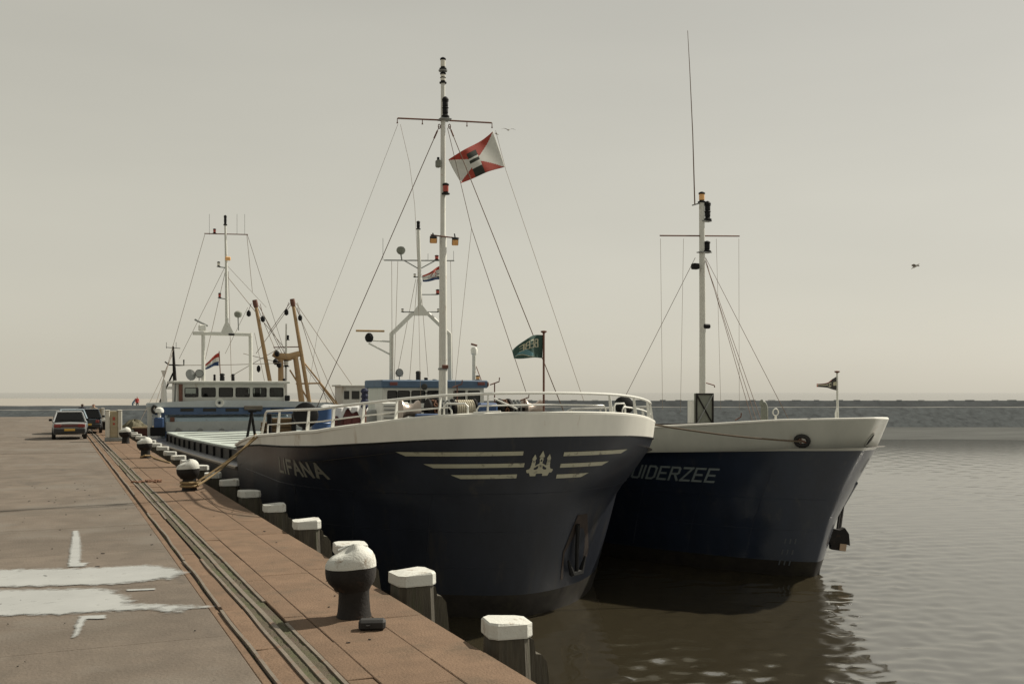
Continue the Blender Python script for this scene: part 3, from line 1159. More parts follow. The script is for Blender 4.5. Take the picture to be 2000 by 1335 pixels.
# ================================================================== SHIP 1: near ship moored at the quay
LC = 9.25
lif = Hull(LC, [(-3.2, 20.4, 6.2, 1.55, 4.2), (-2.45, 20.15, 6.0, 1.62, 4.3), (-1.95, 20.05, 6.0, 1.66, 4.35), (0, 19.6, 5.4, 1.8, 4.35), (0.6, 19.3, 5, 2.05, 4.38), (1.2, 19.05, 4.8, 2.35, 4.42), (2.2, 18.9, 4.8, 2.4, 4.45)], 70)
_Y = [18.9, 19.4, 20.3, 21.7, 24, 26.9, 29.2, 30.6]


def lif_top(y):
    return interp(y, _Y, [1.97, 1.9, 1.74, 1.55, 1.42, 1.27, 1.08, .86])


def lif_band(y):
    return interp(y, _Y, [1.5, 1.46, 1.36, 1.25, 1.15, 1.05, .92, .80])


def lif_low(y):      # sheer of the low midbody
    return interp(y, [30.6, 40, 52, 62, 70], [.22, .02, -.17, -.2, -.1])


L1 = empty('coastal_ship', (LC, 45, WATER), 'black-hulled cargo ship named LIFANA moored at the quay, bow towards the camera', 'ship')
weld(hull_shell(lif, lambda y: -3.1, lambda y: -1.95, 3, 30.6).build('boot_topping', M_boot, L1, True))
hl = weld(hull_shell(lif, lambda y: -1.95, lif_band, 14, 30.6, 48, extra=(26.9, 29.2)).build('bow_plating', M_hull, L1, True))
bw = weld(hull_shell(lif, lif_band, lif_top, 4, 30.6, 48, extra=(26.9, 29.2)).build('bulwark', M_bulw, L1, True))


def inner_skin(src, cx, parent, m):
    me = src.data.copy()
    o = bpy.data.objects.new('bulwark_inside', me)
    C.objects.link(o)
    o.parent = parent
    for v in me.vertices:
        v.co.x *= .982
        v.co.y += .07
    me.flip_normals()
    me.materials.clear()
    me.materials.append(m)
    return o


inner_skin(bw, LC, L1, M_bulw)


def rim_pts(h, zf, inset=0.0, dz=0.0, y_to=30.6, f0=0.0, n=40, side=(-1, 1), zpl=1.7):
    """points round the bow from port aft to starboard aft following the bulwark"""
    half = []
    for i in range(n + 1):
        f = f0 + (1 - f0) * i / n
        x, y = h.plan(zpl, f)
        half.append((x, y))
    for k in range(1, 8):
        yy = half[n][1] + (y_to - half[n][1]) * k / 7
        half.append((half[n][0], yy))
    out = []
    for x, y in half:
        sx = max(0, x - inset)
        sy = y + inset * max(0, 1 - (x / (half[-1][0])) ** 4)
        out.append((sx, sy))
    res = []
    if 1 in side:
        res += [Vector((h.cx + x, y, zf(y) + dz)) for x, y in reversed(out)]
    if -1 in side:
        o2 = [Vector((h.cx - x, y, zf(y) + dz)) for x, y in out]
        res += o2[1:] if res else o2
    return res


MB().tube(rim_pts(lif, lif_top, .03, .01), .045, 6).build('bulwark_cap', M_bulw, L1, True)
# thin rubbing line under the white band
MB().tube(rim_pts(lif, lif_band, -.012, -.01, zpl=1.25), .022, 6).build('rubbing_strake', M_blackp, L1, True)
# foredeck
pts = [(p.x, p.y) for p in rim_pts(lif, lif_top, .06, 0, 30.6)]
tri = tessellate_polygon([[Vector((a, c, 0)) for a, c in pts]])
MB().add([(a, c, lif_top(c) - .62) for a, c in pts], [tuple(t) for t in tri]).build('foredeck', M_deck, L1)
Bx((LC, 30.6, -.6), (8.72, .06, 2.1), 'forecastle_break', M_hull, L1, .01)
# midbody
b = MB()
Ys = [30.63, 34, 38, 42, 46, 50, 54, 58, 62, 66, 68.5, 70]
for y in Ys:
    w = interp(y, [64, 68, 70], [4.35, 3.8, 2.6])
    zs = [-3.1, -1.95, lif_low(y)]
    b.v += [Vector((LC - w, y, z)) for z in zs] + [Vector((LC + w, y, z)) for z in reversed(zs)]
for i in range(len(Ys) - 1):
    for k in range(5):
        b.f.append((i * 6 + k, i * 6 + k + 1, (i + 1) * 6 + k + 1, (i + 1) * 6 + k))
        b.m.append(0)
b.f += [tuple(range(6)), tuple(reversed(range(len(Ys) * 6 - 6, len(Ys) * 6)))]
b.m += [0, 0]
weld(b.build('midship_hull', M_hull, L1))
M_rub = mat('worn_strake', (0.13, 0.11, 0.085), 0.7, var=0.3)
for s in (-1, 1):
    T([(LC + s * 4.38, y, lif_low(y) - .03) for y in Ys[:9]], .06, 'gunwale_strake', M_rub, L1, 6)
    b = MB()
    for y in Ys[:8]:
        for dx, z in ((3.72, lif_low(y) - .2), (3.72, lif_low(y) + .36), (3.5, lif_low(y) + .36)):
            b.v.append(Vector((LC + s * dx, y, z)))
    for i in range(7):
        for k in range(2):
            b.f.append((i * 3 + k, i * 3 + k + 1, i * 3 + k + 4, i * 3 + k + 3))
            b.m.append(0)
    b.build('hatch_coaming', mat('coaming_dark', (.022, .02, .017), .7, var=.4, dirt=(.06, .045, .03), dirt_amt=.3), L1)
    for k in range(14):
        y = 32 + k * 1.95
        Bx((LC + s * 3.76, y, lif_low(y) + .1), (.08, .05, .5), 'coaming_stay', M_blackp, L1, .008)
for k in range(9):
    y0 = 31.3 + k * 3.05
    zc = lif_low(y0 + 1.5) + .385
    b = MB().box((LC, y0 + 1.5, zc), (7.3, 2.98, .09), .02)
    for v in b.v:
        v.z += (lif_low(v.y) - lif_low(y0 + 1.5)) + .1 * (1 - ((v.x - LC) / 3.65) ** 2)
    b.build('hatch_cover', M_hatch, L1)
    T([(LC - 3.4, y0 + .03, zc + .06), (LC, y0 + .03, zc + .15), (LC + 3.4, y0 + .03, zc + .06)], .025, 'hatch_batten', M_grey, L1, 5)

# name, stripes and castle badge on the bow
x = 7.35
for i, ch in enumerate('LIFANA'):
    w = .5
    hull_letter(lif, ch, -x, .55, w * .66 / .62, .30, .2, 1, 1.0).build('name_letter', M_letter2, L1)
    x -= {'I': .14, 'F': .34}.get(ch, .41) + .085
for z, aft, fwd, sd in ((1.155, 3.12, .47, -1), (.905, 2.5, .40, -1), (.672, 1.9, .52, -1), (1.115, 2.33, .47, 1), (.868, 1.8, .44, 1), (.637, 1.26, .40, 1)):
    hgt = .085

    def fn(u, v, z=z, aft=aft, fwd=fwd, sd=sd):
        a0 = aft - .22 * (1 - v) if sd < 0 else aft - .2 * (1 - v)
        return lif.at(sd * (fwd + (a0 - fwd) * u), z + hgt * (v - .5), .006)
    MB().grid(fn, 26, 2).build('bow_stripe', M_cream, L1)
# the badge: a three towered castle over a gate, cut from flat sheet and lying on the plating
CAS = [[(-.31, .10), (-.24, .12), (-.22, .17), (-.20, .31), (-.215, .34), (-.165, .43), (-.12, .34), (-.135, .31), (-.125, .19), (-.07, .215), (-.03, .235),
        (-.045, .35), (-.06, .38), (0, .50), (.06, .38), (.045, .35), (.03, .235), (.07, .215), (.125, .19), (.135, .31), (.12, .34), (.165, .43), (.215, .34), (.20, .31), (.22, .17), (.24, .12), (.31, .10),
        (.29, .04), (.23, .03), (.20, -.03), (.08, -.03), (.07, .02), (-.07, .02), (-.08, -.03), (-.20, -.03), (-.23, .03), (-.29, .04)]]
HOLES = [[(-.15, .13), (-.05, .19), (-.05, .13), (-.09, .10), (-.14, .10)], [(.15, .13), (.05, .19), (.05, .13), (.09, .10), (.14, .10)],
         [(-.19, .25), (-.178, .25), (-.172, .30), (-.184, .30)], [(-.165, .25), (-.153, .25), (-.15, .30), (-.162, .30)], [(.19, .25), (.178, .25), (.172, .30), (.184, .30)], [(.165, .25), (.153, .25), (.15, .30), (.162, .30)],
         [(-.02, .27), (.02, .27), (.02, .315), (-.02, .315)], [(-.04, .345), (-.025, .345), (-.025, .365), (-.04, .365)], [(-.008, .345), (.008, .345), (.008, .365), (-.008, .365)], [(.04, .345), (.025, .345), (.025, .365), (.04, .365)],
         [(-.035, .15), (-.025, .15), (-.025, .2), (-.035, .2)], [(-.005, .15), (.005, .15), (.005, .2), (-.005, .2)], [(.035, .15), (.025, .15), (.025, .2), (.035, .2)]]


def inside(p, poly):
    c = False
    for i in range(len(poly)):
        a, d = poly[i], poly[i - 1]
        if (a[1] > p[1]) != (d[1] > p[1]) and p[0] < (d[0] - a[0]) * (p[1] - a[1]) / (d[1] - a[1]) + a[0]:
            c = not c
    return c


cell = .0085
b = MB()
idx = {}


def vid(i, j):
    if (i, j) not in idx:
        idx[(i, j)] = len(b.v)
        b.v.append(lif.at(-.03 + i * cell, .70 + j * cell, .009))
    return idx[(i, j)]


for i in range(-38, 38):
    for j in range(-5, 60):
        p = ((i + .5) * cell, (j + .5) * cell)
        if inside(p, CAS[0]) and not any(inside(p, hq) for hq in HOLES):
            b.f.append((vid(i, j), vid(i + 1, j), vid(i + 1, j + 1), vid(i, j + 1)))
            b.m.append(0)
ob = b.build('castle_badge', M_cream, L1)
ob['label'] = 'cream badge of a castle with three pointed towers on the bow'

# anchor pocket on the port bow
b = MB()
P = [lif.at(a, z, .012) for a, z in ((1.05, -1.75), (2.1, -1.75), (2.2, -1.2), (1.75, -.3), (1.35, -.3), (1.0, -1.1))]
b.add(P, [tuple(range(6))])
b.build('anchor_pocket', mat('pocket_rust', (.022, .014, .01), .9, var=.5, dirt=(.06, .03, .015), dirt_amt=.5), L1)
MB().tube([lif.at(1.35, -.5, .05), lif.at(1.4, -1.1, .10), lif.at(1.5, -1.55, .12)], .05, 6).build('anchor_shank', M_blackp, L1, True)
MB().tube([lif.at(1.15, -1.3, .08), lif.at(1.3, -1.6, .13), lif.at(1.7, -1.62, .13), lif.at(1.9, -1.3, .08)], [.03, .07, .07, .03], 6).build('anchor_fluke', M_blackp, L1, True)

# railing round the foredeck
def rail_z(y):
    return lif_top(y) + interp(y, [18.9, 21, 24, 26.4], [.44, .47, .56, .62])


top = [p for p in rim_pts(lif, rail_z, .10, 0, 26.2)]
top = [top[0] + Vector((0, .25, -.06))] + top + [top[-1] + Vector((0, .18, -.05)), top[-1] + Vector((0, .32, -.2)), top[-1] + Vector((0, .75, lif_top(26.9) - top[-1].z - .02))]
MB().tube(top, .028, 8).build('top_rail', M_white, L1, True)


def rail_at(f, side, inset=.10, straight=None):
    x, y = lif.plan(1.7, min(1, f))
    if straight:
        y = straight
    x2 = max(0, x - inset)
    y2 = y + inset * max(0, 1 - (x / 4.45) ** 4)
    return Vector((LC + side * x2, y2, 0))


def mid_rail(seq, frac=.5):
    pts = [Vector((p.x, p.y, lif_top(p.y) + (rail_z(p.y) - lif_top(p.y)) * frac)) for p in seq]
    e0, e1 = pts[0].copy(), pts[-1].copy()
    d0 = (pts[0] - pts[1]).normalized()
    d1 = (pts[-1] - pts[-2]).normalized()
    pts = [Vector((e0.x, e0.y, lif_top(e0.y) - .01)) + d0 * .10, e0 + d0 * .09 - Vector((0, 0, .07)), e0 + d0 * .04] + pts + [e1 + d1 * .04, e1 + d1 * .09 - Vector((0, 0, .07)), Vector((e1.x, e1.y, lif_top(e1.y) - .01)) + d1 * .10]
    return MB().tube(pts, .018, 6).build('mid_rail', M_white, L1, True)


def seqf(f0, f1, side, n=12, yext=None):
    s = [rail_at(f0 + (f1 - f0) * i / n, side) for i in range(n + 1)]
    if yext:
        s += [rail_at(1, side, straight=yy) for yy in yext]
    return s


mid_rail(seqf(.27, 1, -1, 14, (24.4, 25.2, 26.0)), .45)
mid_rail(list(reversed(seqf(0, .17, -1, 4))) + seqf(.02, .19, 1, 4), .45)
mid_rail(seqf(.30, 1, 1, 14, (24.4, 25.2, 26.0)), .45)
for f, s, yy in ((.15, -1, None), (.29, -1, None), (.43, -1, None), (.55, -1, None), (.68, -1, None), (.82, -1, None), (1, -1, 24.6), (.22, 1, None), (.36, 1, None), (.5, 1, None), (.64, 1, None), (.8, 1, None), (1, 1, 24.5), (1, 1, 26.2)):
    p = rail_at(f, s, .10, yy)
    c = (Vector((LC, p.y + 1.5, 0)) - Vector((p.x, p.y, 0))).normalized()
    foot = Vector((p.x, p.y, lif_top(p.y) - .02)) - c * .05
    head = Vector((p.x, p.y, rail_z(p.y)))
    bq = MB()
    tang = Vector((-c.y, c.x, 0)) * .012
    wd = .045
    bq.add([foot - c * wd - tang, foot + c * wd - tang, foot + c * wd + tang, foot - c * wd + tang, head - c * wd * .5 - tang, head + c * wd * .5 - tang, head + c * wd * .5 + tang, head - c * wd * .5 + tang], [(0, 1, 5, 4), (1, 2, 6, 5), (2, 3, 7, 6), (3, 0, 4, 7), (4, 5, 6, 7)])
    bq.build('rail_stanchion', M_white, L1)
# weld seams of the shell plating
for zz in (.28, -.55, -1.35):
    T([lif.at(a * .35, zz, .002) for a in range(-34, 20 if zz > 0 else 2)], .006, 'plate_seam', M_hull, L1, 5)
for a in (-6.2, -4.1, -2.2):
    T([lif.at(a, z * .15, .002) for z in range(-12, 3)], .006, 'plate_seam', M_hull, L1, 5)
# two white hoops over the fairleads
for f, s, w in ((.21, -1, .5), (.25, 1, .42)):
    p = rail_at(f, s, .12)
    q = rail_at(f + w / 7, s, .12)
    z = lif_top(p.y)
    d = (q - p)
    hp = [Vector((p.x, p.y, z - .02)), Vector((p.x, p.y, z + .2)), Vector((p.x, p.y, z + .26)) + d * .12, Vector((q.x, q.y, z + .26)) - d * .12, Vector((q.x, q.y, z + .2)), Vector((q.x, q.y, z - .02))]
    MB().tube(hp, .022, 8).build('fairlead_hoop', M_white, L1, True)

# ---- foredeck machinery: the windlass and its drums
def dk(y):
    return lif_top(y) - .62


WY = 23.2
WZ = 1.98
Bx((LC - .1, WY, 1.4), (3.0, .7, .8), 'windlass_bed', M_blackp, L1, .03)
T([(LC - 1.75, WY, WZ), (LC + 1.7, WY, WZ)], .05, 'windlass_shaft', M_black, L1)
RX = Matrix.Rotation(R(90), 3, 'Y')
for xx, nm in ((LC - 1.78, 'warping_drum'), (LC + 1.45, 'warping_drum')):
    MB().lathe([(.26, 0), (.25, .03), (.17, .1), (.14, .22), (.16, .34), (.23, .42), (.24, .45)], (xx, WY, WZ), RX, 20).build(nm, M_steel, L1, True)
for xx in (LC - 1.1, LC + .75):
    MB().lathe([(.27, 0), (.27, .05), (.18, .09), (.18, .2), (.27, .24), (.27, .29)], (xx, WY, WZ), RX, 20).build('chain_wheel', M_black, L1, True)
    for k in range(9):
        a = -.4 + k * .33
        MB().tube([(xx + .145 + .045 * math.cos(t) * (k % 2), WY - .23 * math.cos(a) + .04 * math.sin(t) * math.sin(a), WZ + .23 * math.sin(a) + .05 * math.sin(t) * math.cos(a)) for t in [i * 1.05 for i in range(6)]], .02, 5, closed=True).build('chain_link', M_chain, L1, True)
    for k in range(3):
        MB().tube([(xx + .33 + .02 * k + .08 * k, WY + .2 * math.cos(t), WZ + .23 * math.sin(t)) for t in [i * .45 for i in range(14)]], .02, 5, closed=True).build('brake_band', M_grey, L1, True)
MB().lathe([(.27, 0), (.27, .04), (.2, .05), (.2, .55), (.27, .56), (.27, .6)], (LC - .48, WY, WZ), RX, 20).build('rope_drum', M_black, L1, True)
for k in range(9):
    MB().tube([(LC - .40 + k * .055, WY + .225 * math.cos(t), WZ + .225 * math.sin(t)) for t in [i * .45 for i in range(14)]], .026, 6, closed=True).build('rope_turn', mat('pale_rope', (.5, .46, .36), .9, var=.15), L1, True)
Bx((LC - 1.25, WY - .38, 1.75), (.55, .1, .3), 'drum_guard', M_bluep, L1, .02)
Bx((LC + .35, WY - .1, 1.9), (.5, .5, .5), 'gear_case', M_bluep, L1, .05)
for a, c in (((885, 752), (893, 800)), ((957, 747), (966, 790)), ((1010, 778), (1024, 790))):
    p0, p1 = spot(*a, y=WY - .3), spot(*c, y=WY - .2)
    T([p1, Vector((p1.x, p1.y, p0.z))], .016, 'brake_spindle', M_rusty, L1, 6)
    T([Vector((p1.x - .12, p1.y, p0.z - .05)), Vector((p1.x + .12, p1.y, p0.z + .03)), Vector((p1.x + .13, p1.y, p0.z + .13))], .015, 'brake_handle', M_rusty, L1, 6)
for c1, c2 in (((965, 778), (1010, 798)), ((925, 806), (978, 803))):
    T([spot(*c1, y=22.6), spot(*c2, y=22.2)], .022, 'white_bar', M_white, L1)
# black mushroom ventilators
for u, v0, v1, rad, yy in ((597, 794, 842, .30, 24.3), (1219, 778, 820, .24, 22.6)):
    p = spot(u, (v0 + v1) / 2 - 8, y=yy)
    T([(p.x, p.y, dk(yy)), (p.x, p.y, p.z)], .085, 'ventilator_pipe', M_blackp, L1, 12)
    MB().lathe([(rad * .86, -.09), (rad, -.075), (rad, .05), (rad * .9, .085), (rad * .55, .11)], (p.x, p.y, p.z), Matrix.Rotation(R(78), 3, 'X') @ Matrix.Rotation(0, 3, 'Z'), 24).build('ventilator_hood', M_blackp, L1, True)
# white companionway box with louvres, and a grey locker
p = spot(772, 806, y=24.6)
Bx((p.x, p.y + .3, p.z - .12), (.72, .6, .78), 'companionway', M_white, L1, .03)
for k in range(5):
    Bx((p.x, p.y - .01, p.z - .22 + k * .1), (.6, .03, .03), 'louvre', M_grey, L1, .005)
p = spot(735, 812, y=25)
Bx((p.x, p.y + .2, p.z - .15), (.34, .4, .62), 'deck_locker', M_grey, L1, .06)
# post with a dark blue cloth bundle
p = spot(712, 800, y=21.7)
T([(p.x, p.y, lif_top(21.7) - .5), (p.x, p.y, p.z + .35)], .04, 'fender_post', M_rusty, L1)
b = MB()
for k in range(4):
    b.tube([(p.x + .02 * math.sin(k), p.y, p.z + .02 + .11 * k), (p.x, p.y, p.z + .08 + .11 * k), (p.x - .01, p.y, p.z + .14 + .11 * k)], [.05, .085 + .01 * (k % 2), .045], 9)
cb = b.build('cloth_bundle', M_navy_cloth)
tag(cb, 'dark blue cloth bundle tied to a post on the near bow', 'cloth bundle')
# black A-shaped frame at the break of the forecastle
A0 = spot(492, 803, y=30.2)
T([spot(482, 858, y=30.2), A0], .04, 'gallows_leg', M_blackp, L1)
T([spot(498, 850, y=30.4), A0 + Vector((0, .1, 0))], .04, 'gallows_leg', M_blackp, L1)
T([A0 - Vector((.1, 0, -.02)), A0 + Vector((.12, 0, .02))], .05, 'gallows_head', M_blackp, L1)

# things lying on the fore deck
def board_stack(p, w, h, dpt_, n, label, posts):
    r = empty('timber_stack', (p.x, p.y, p.z), label, 'timber stack')
    for k in range(n):
        zz = p.z + (k + .5) * h / n
        MB().box((p.x + random.uniform(-.03, .03), p.y, zz), (w, dpt_, h / n * .9), .015, Matrix.Rotation(random.uniform(-.03, .03), 3, 'Z')).build('board', M_wood, r)
    for q in posts:
        Bx((p.x + q, p.y - dpt_ / 2 - .05, p.z + h * .55), (.12, .1, h * 1.12), 'stake', M_blackp, r, .02)
    return r


q = spot(505, 852, y=28.6)
board_stack(Vector((q.x + .3, q.y, .5)), .42, 1.08, .5, 8, 'lower stack of brown boards beside the black gallows on the near ship', (.27,))
q = spot(548, 846, y=28.0)
board_stack(Vector((q.x, q.y, .55)), .62, 1.16, .5, 9, 'taller stack of brown boards with dark stakes on the near ship', (-.36, .3))
q = spot(628, 822, y=29)
dr = empty('deck_drum', (q.x, q.y, .72), 'upright blue steel drum among the gear on the near ship', 'drum')
MB().lathe([(.27, 0), (.29, .02), (.28, .04), (.28, .38), (.295, .4), (.28, .42), (.28, .78), (.295, .8), (.28, .82), (.28, 1.2), (.29, 1.22), (.27, 1.22)], (q.x, q.y, .72), n=24).build('drum_shell', mat('drum_blue', (.035, .09, .22), .5, var=.2), dr, True)
MB().lathe([(.05, 0), (.05, .03)], (q.x + .12, q.y, 1.93), n=12).build('bung', M_grey, dr, True)
q0, q1 = spot(646, 800, y=30), spot(712, 832, y=30)
bx = empty('deck_box', ((q0.x + q1.x) / 2, 30.4, .3), 'maroon deck box half covered by a white tarpaulin on the near ship', 'deck box')
cx_, wx_ = (q0.x + q1.x) / 2, q1.x - q0.x
Bx((cx_, 30.5, 1.2), (wx_, 1.2, 1.5), 'box_body', M_maroon, bx, .03)
for k in range(4):
    Bx((q0.x + wx_ * (k + .5) / 4, 29.88, 1.2), (.06, .05, 1.46), 'box_rib', M_maroon, bx, .01)


def tarp(u, v):
    x_ = q0.x - .06 + (wx_ + .12) * u
    edge = .12 + .13 * math.sin(u * 9) + .08 * math.sin(u * 23 + 1)
    if v < .4:
        return Vector((x_, 29.8 - .03 * math.sin(u * 30), 1.97 - (edge + .1) * (1 - v / .4)))
    return Vector((x_, 29.8 + (v - .4) / .6 * 1.3, 1.985 + .05 * math.sin(u * 14 + v * 6)))


b = MB().grid(tarp, 40, 14)
o = b.build('deck_tarpaulin', M_tarp, smooth=True)
s_ = o.modifiers.new('thick', 'SOLIDIFY')
s_.thickness = .012
tag(o, 'rumpled white tarpaulin draped over the maroon deck box', 'tarpaulin')


# ---- lamps and mast fittings
def lantern(c, r, h, parent, lens=M_lens, stack=1, name='lantern'):
    """navigation lantern: base plate, lens drum, black cap with a carrying ring"""
    c = Vector(c)
    prof = [(r * 1.25, 0), (r * 1.25, h * .1), (r * .8, h * .14)]
    o = MB().lathe(prof + [(r * .78, h * .2)], c, n=16).build(name, M_blackp, parent, True)
    root = o if parent.parent is None else parent
    for k in range(stack):
        z0 = h * (.2 + .62 * k / stack)
        z1 = h * (.2 + .62 * (k + 1) / stack)
        MB().lathe([(r * .7, z0 + .005), (r * .86, z0 + h * .04), (r * .86, z1 - h * .07), (r * .7, z1 - .02)], c, n=16).build('lens', lens, root, True)
        MB().lathe([(r * .9, z1 - h * .06), (r * 1.05, z1 - h * .03), (r * .9, z1)], c, n=16).build('lens_ring', M_blackp, root, True)
    MB().lathe([(r * .98, h * .82), (r * 1.05, h * .87), (r * .8, h * .94), (r * .3, h)], c, n=16).build('lantern_cap', M_blackp, root, True)
    return o


def floodlight(c, w, h, parent, face=Vector((-.25, -.75, -1))):
    face = face.normalized()
    rot = face.to_track_quat('-Y', 'Z').to_matrix()
    o = MB().box(c, (w, w * .55, h), .02, rot).build('floodlight', M_blackp, parent)
    root = o if parent.parent is None else parent
    MB().box(Vector(c) + face * (w * .285), (w * .86, .015, h * .8), .004, rot).build('reflector', M_amber, root)
    T([Vector(c) + Vector((0, 0, h * .4)), Vector(c) + Vector((0, .05, h * .85))], .018, 'bracket', M_blackp, root, 6)
    return o


MX, MY = LC, 25.1
zk = (LC * _st + MY * _ct) / 2000


def zf(v):
    return EYE - (v - 766) * zk


mast = T([(MX, MY, dk(MY)), (MX, MY, zf(700)), (MX, MY, zf(600)), (MX, MY, zf(462)), (MX, MY, zf(458)), (MX, MY, zf(300)), (MX, MY, zf(160))], [.115, .108, .1, .093, .07, .066, .055], 'foremast', M_mast, L1, 16)
mast['label'] = 'tall white foremast with yard, lanterns and floodlights'
MB().lathe([(.13, 0), (.13, .04), (.1, .06)], (MX, MY, zf(722)), n=16).build('mast_band', M_grey, mast, True)
Bx((MX + .02, MY - .11, zf(716)), (.16, .06, .1), 'cleat_plate', M_rusty, mast, .01)
lantern((MX, MY, zf(163)), .075, .3, mast, stack=2, name='masthead_lantern')
MB().lathe([(.11, 0), (.12, .03), (.05, .05)], (MX, MY, zf(163) + .31), n=14).build('lantern_plate', M_grey, mast, True)
lantern((MX, MY, zf(163) + .36), .075, .32, mast, stack=1, name='masthead_lantern')
lantern((MX + .02, MY - .12, zf(233)), .085, .56, mast, M_blackp, 2, 'lantern')
Bx((MX + .01, MY - .08, zf(235)), (.3, .3, .035), 'lantern_shelf', M_grey, mast, .01)
T([spot(777, 231, y=MY), spot(868, 235, y=MY), spot(960, 240, y=MY)], .022, 'yard', M_rusty, mast, 8)
for uu, vv in ((776, 231), (825, 233), (912, 237), (961, 240)):
    T([spot(uu, vv, y=MY), spot(uu, vv + 7, y=MY), spot(uu, vv + 10, y=MY)], [.01, .012, .025], 'halyard_block', M_rusty, mast, 6)
lantern((MX + .03, MY - .12, zf(381)), .085, .3, mast, M_redlamp, 1, 'red_lantern')
Bx((MX - .14, MY - .02, zf(321)), (.13, .14, .2), 'signal_lamp', M_green_grey, mast, .03)
Bx((MX - .14, MY - .02, zf(312)), (.06, .05, .1), 'signal_lamp_bracket', M_blackp, mast, .01)
T([(MX - .36, MY - .06, zf(461)), (MX, MY - .09, zf(463)), (MX + .42, MY - .06, zf(464))], .018, 'lamp_bar', M_rusty, mast, 6)
floodlight((MX - .30, MY - .1, zf(470)), .19, .2, mast)
floodlight((MX + .30, MY - .1, zf(471)), .17, .24, mast)
# stays and lines
for a, e, rad, m in (((858, 247), (6.62, 30.0, .9), .011, M_wire), ((878, 247), (10.6, 20.45, 1.55), .011, M_wire)):
    p = spot(*a, y=MY)
    T([p, Vector(e)], rad, 'mast_stay', m, mast, 5)
    MB().tube([p + Vector((.03 * math.cos(t), 0, .06 * math.sin(t))) for t in [i * .8 for i in range(8)]], .012, 5, closed=True).build('shackle', M_rusty, mast, True)
    d = (Vector(e) - p).normalized()
    T([p + d * .12, p + d * .34], .022, 'turnbuckle', M_rusty, mast, 6)
k1 = spot(921, 446, y=24.2)
T([spot(874, 250, y=MY), k1, spot(1029, 770, y=23.0)], .008, 'forestay', M_wire, mast, 5)
T(sag(k1, spot(886, 780, y=24.6), 8, -.05), .005, 'signal_line', M_wiret, mast, 4)
T([spot(968, 255, y=MY), spot(988, 332, y=MY), spot(1140, 782, y=20.6)], .006, 'flag_halyard', M_wiret, mast, 4)
T([spot(777, 243, y=MY), spot(690, 470, y=27.0), spot(620, 650, y=29.0), spot(596, 800, y=30.3)], .005, 'signal_line', M_wiret, mast, 4)
T([spot(782, 243, y=MY), spot(800, 320, y=MY), spot(810, 400, y=MY), spot(816, 520, y=MY), spot(822, 800, y=MY)], .005, 'signal_line', M_wiret, mast, 4)

# jackstaff on the bow
js = spot(1062, 648, y=19.45)
jst = T([(js.x, js.y, lif_top(19.4) - .55), (js.x, js.y, js.z)], .024, 'jackstaff', M_rusty, L1, 8)
MB().lathe([(.02, -.03), (.065, 0), (.065, .02), (.02, .03)], js, n=14).build('jackstaff_truck', M_rusty, jst, True)


# ---- aft house and wheelhouse of ship 1
HY = 61.6


def hp(u, v, dy=0.0):
    return spot(u, v, y=HY + dy)


def wall_rect(u0, v0, u1, v1, name, m, parent, thick=.08, dy=0.0, ch=.01):
    a, c = hp(u0, v0), hp(u1, v1)
    return Bx(((a.x + c.x) / 2, HY + dy + thick / 2, (a.z + c.z) / 2), (abs(c.x - a.x), thick, abs(a.z - c.z)), name, m, parent, ch)


ZD = -.25
# poop bulkhead, full width: pale panel framed in blue
Bx((LC + .35, HY + .3, .3), (8.0, .5, 1.3), 'poop_bulkhead', M_pale, L1, .03)
wall_rect(322, 842, 640, 850, 'bulkhead_base_strip', M_hblue, L1, .07, -.06)
wall_rect(302, 794, 640, 807, 'bulkhead_top_strip', M_hblue, L1, .07, -.07)
wall_rect(308, 806, 322, 850, 'bulkhead_corner_strip', M_hblue, L1, .07, -.05)
wall_rect(324, 823, 640, 842, 'lower_panel', mat('pale_grey_panel', (.42, .44, .42), .55, var=.1, dirt=(.25, .24, .2), dirt_amt=.25), L1, .05, -.03)
wall_rect(332, 814, 341, 823, 'vent_plate', M_rusty, L1, .05, -.06)
for u in (348, 391, 433):
    p = hp(u, 841)
    MB().lathe([(.17, 0), (.17, .05), (.13, .08)], (p.x, p.y - .05, p.z), Matrix.Rotation(R(90), 3, 'X'), 16).build('freeing_port', M_grey, L1, True)
for k in range(6):
    u = 352 + k * 44
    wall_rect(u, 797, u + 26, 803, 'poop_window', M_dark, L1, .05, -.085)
wall_rect(476, 792, 512, 800, 'rolled_awning', M_rub, L1, .12, -.2, .05)
# curved pale fascia below the wheelhouse
b = MB()
for i in range(25):
    t = i / 24
    u = 286 + (648 - 286) * t
    a = hp(u, 787.5 - 6.5 * math.sin(math.pi * t) ** .8)
    c = hp(u, 794.5)
    b.v += [a + Vector((0, -.12, 0)), c + Vector((0, -.12, 0)), c + Vector((0, .3, 0)), a + Vector((0, .3, 0))]
for i in range(24):
    for k in range(4):
        b.f.append((i * 4 + k, i * 4 + (k + 1) % 4, (i + 1) * 4 + (k + 1) % 4, (i + 1) * 4 + k))
        b.m.append(0)
b.f += [(0, 1, 2, 3), (99, 98, 97, 96)]
b.m += [0, 0]
weld(b.build('bridge_fascia', mat('fascia', (.40, .43, .44), .5, var=.08), L1))
zt_ = hp(445, 787).z
Bx((LC + .2, HY + 3.2, zt_ - .05), (8.3, 5.9, .08), 'bridge_deck', M_grey, L1, .02)
Bx((LC + .2, HY + 3.5, .3), (7.0, 5.5, 1.5), 'poop_house', M_pale, L1, .05)
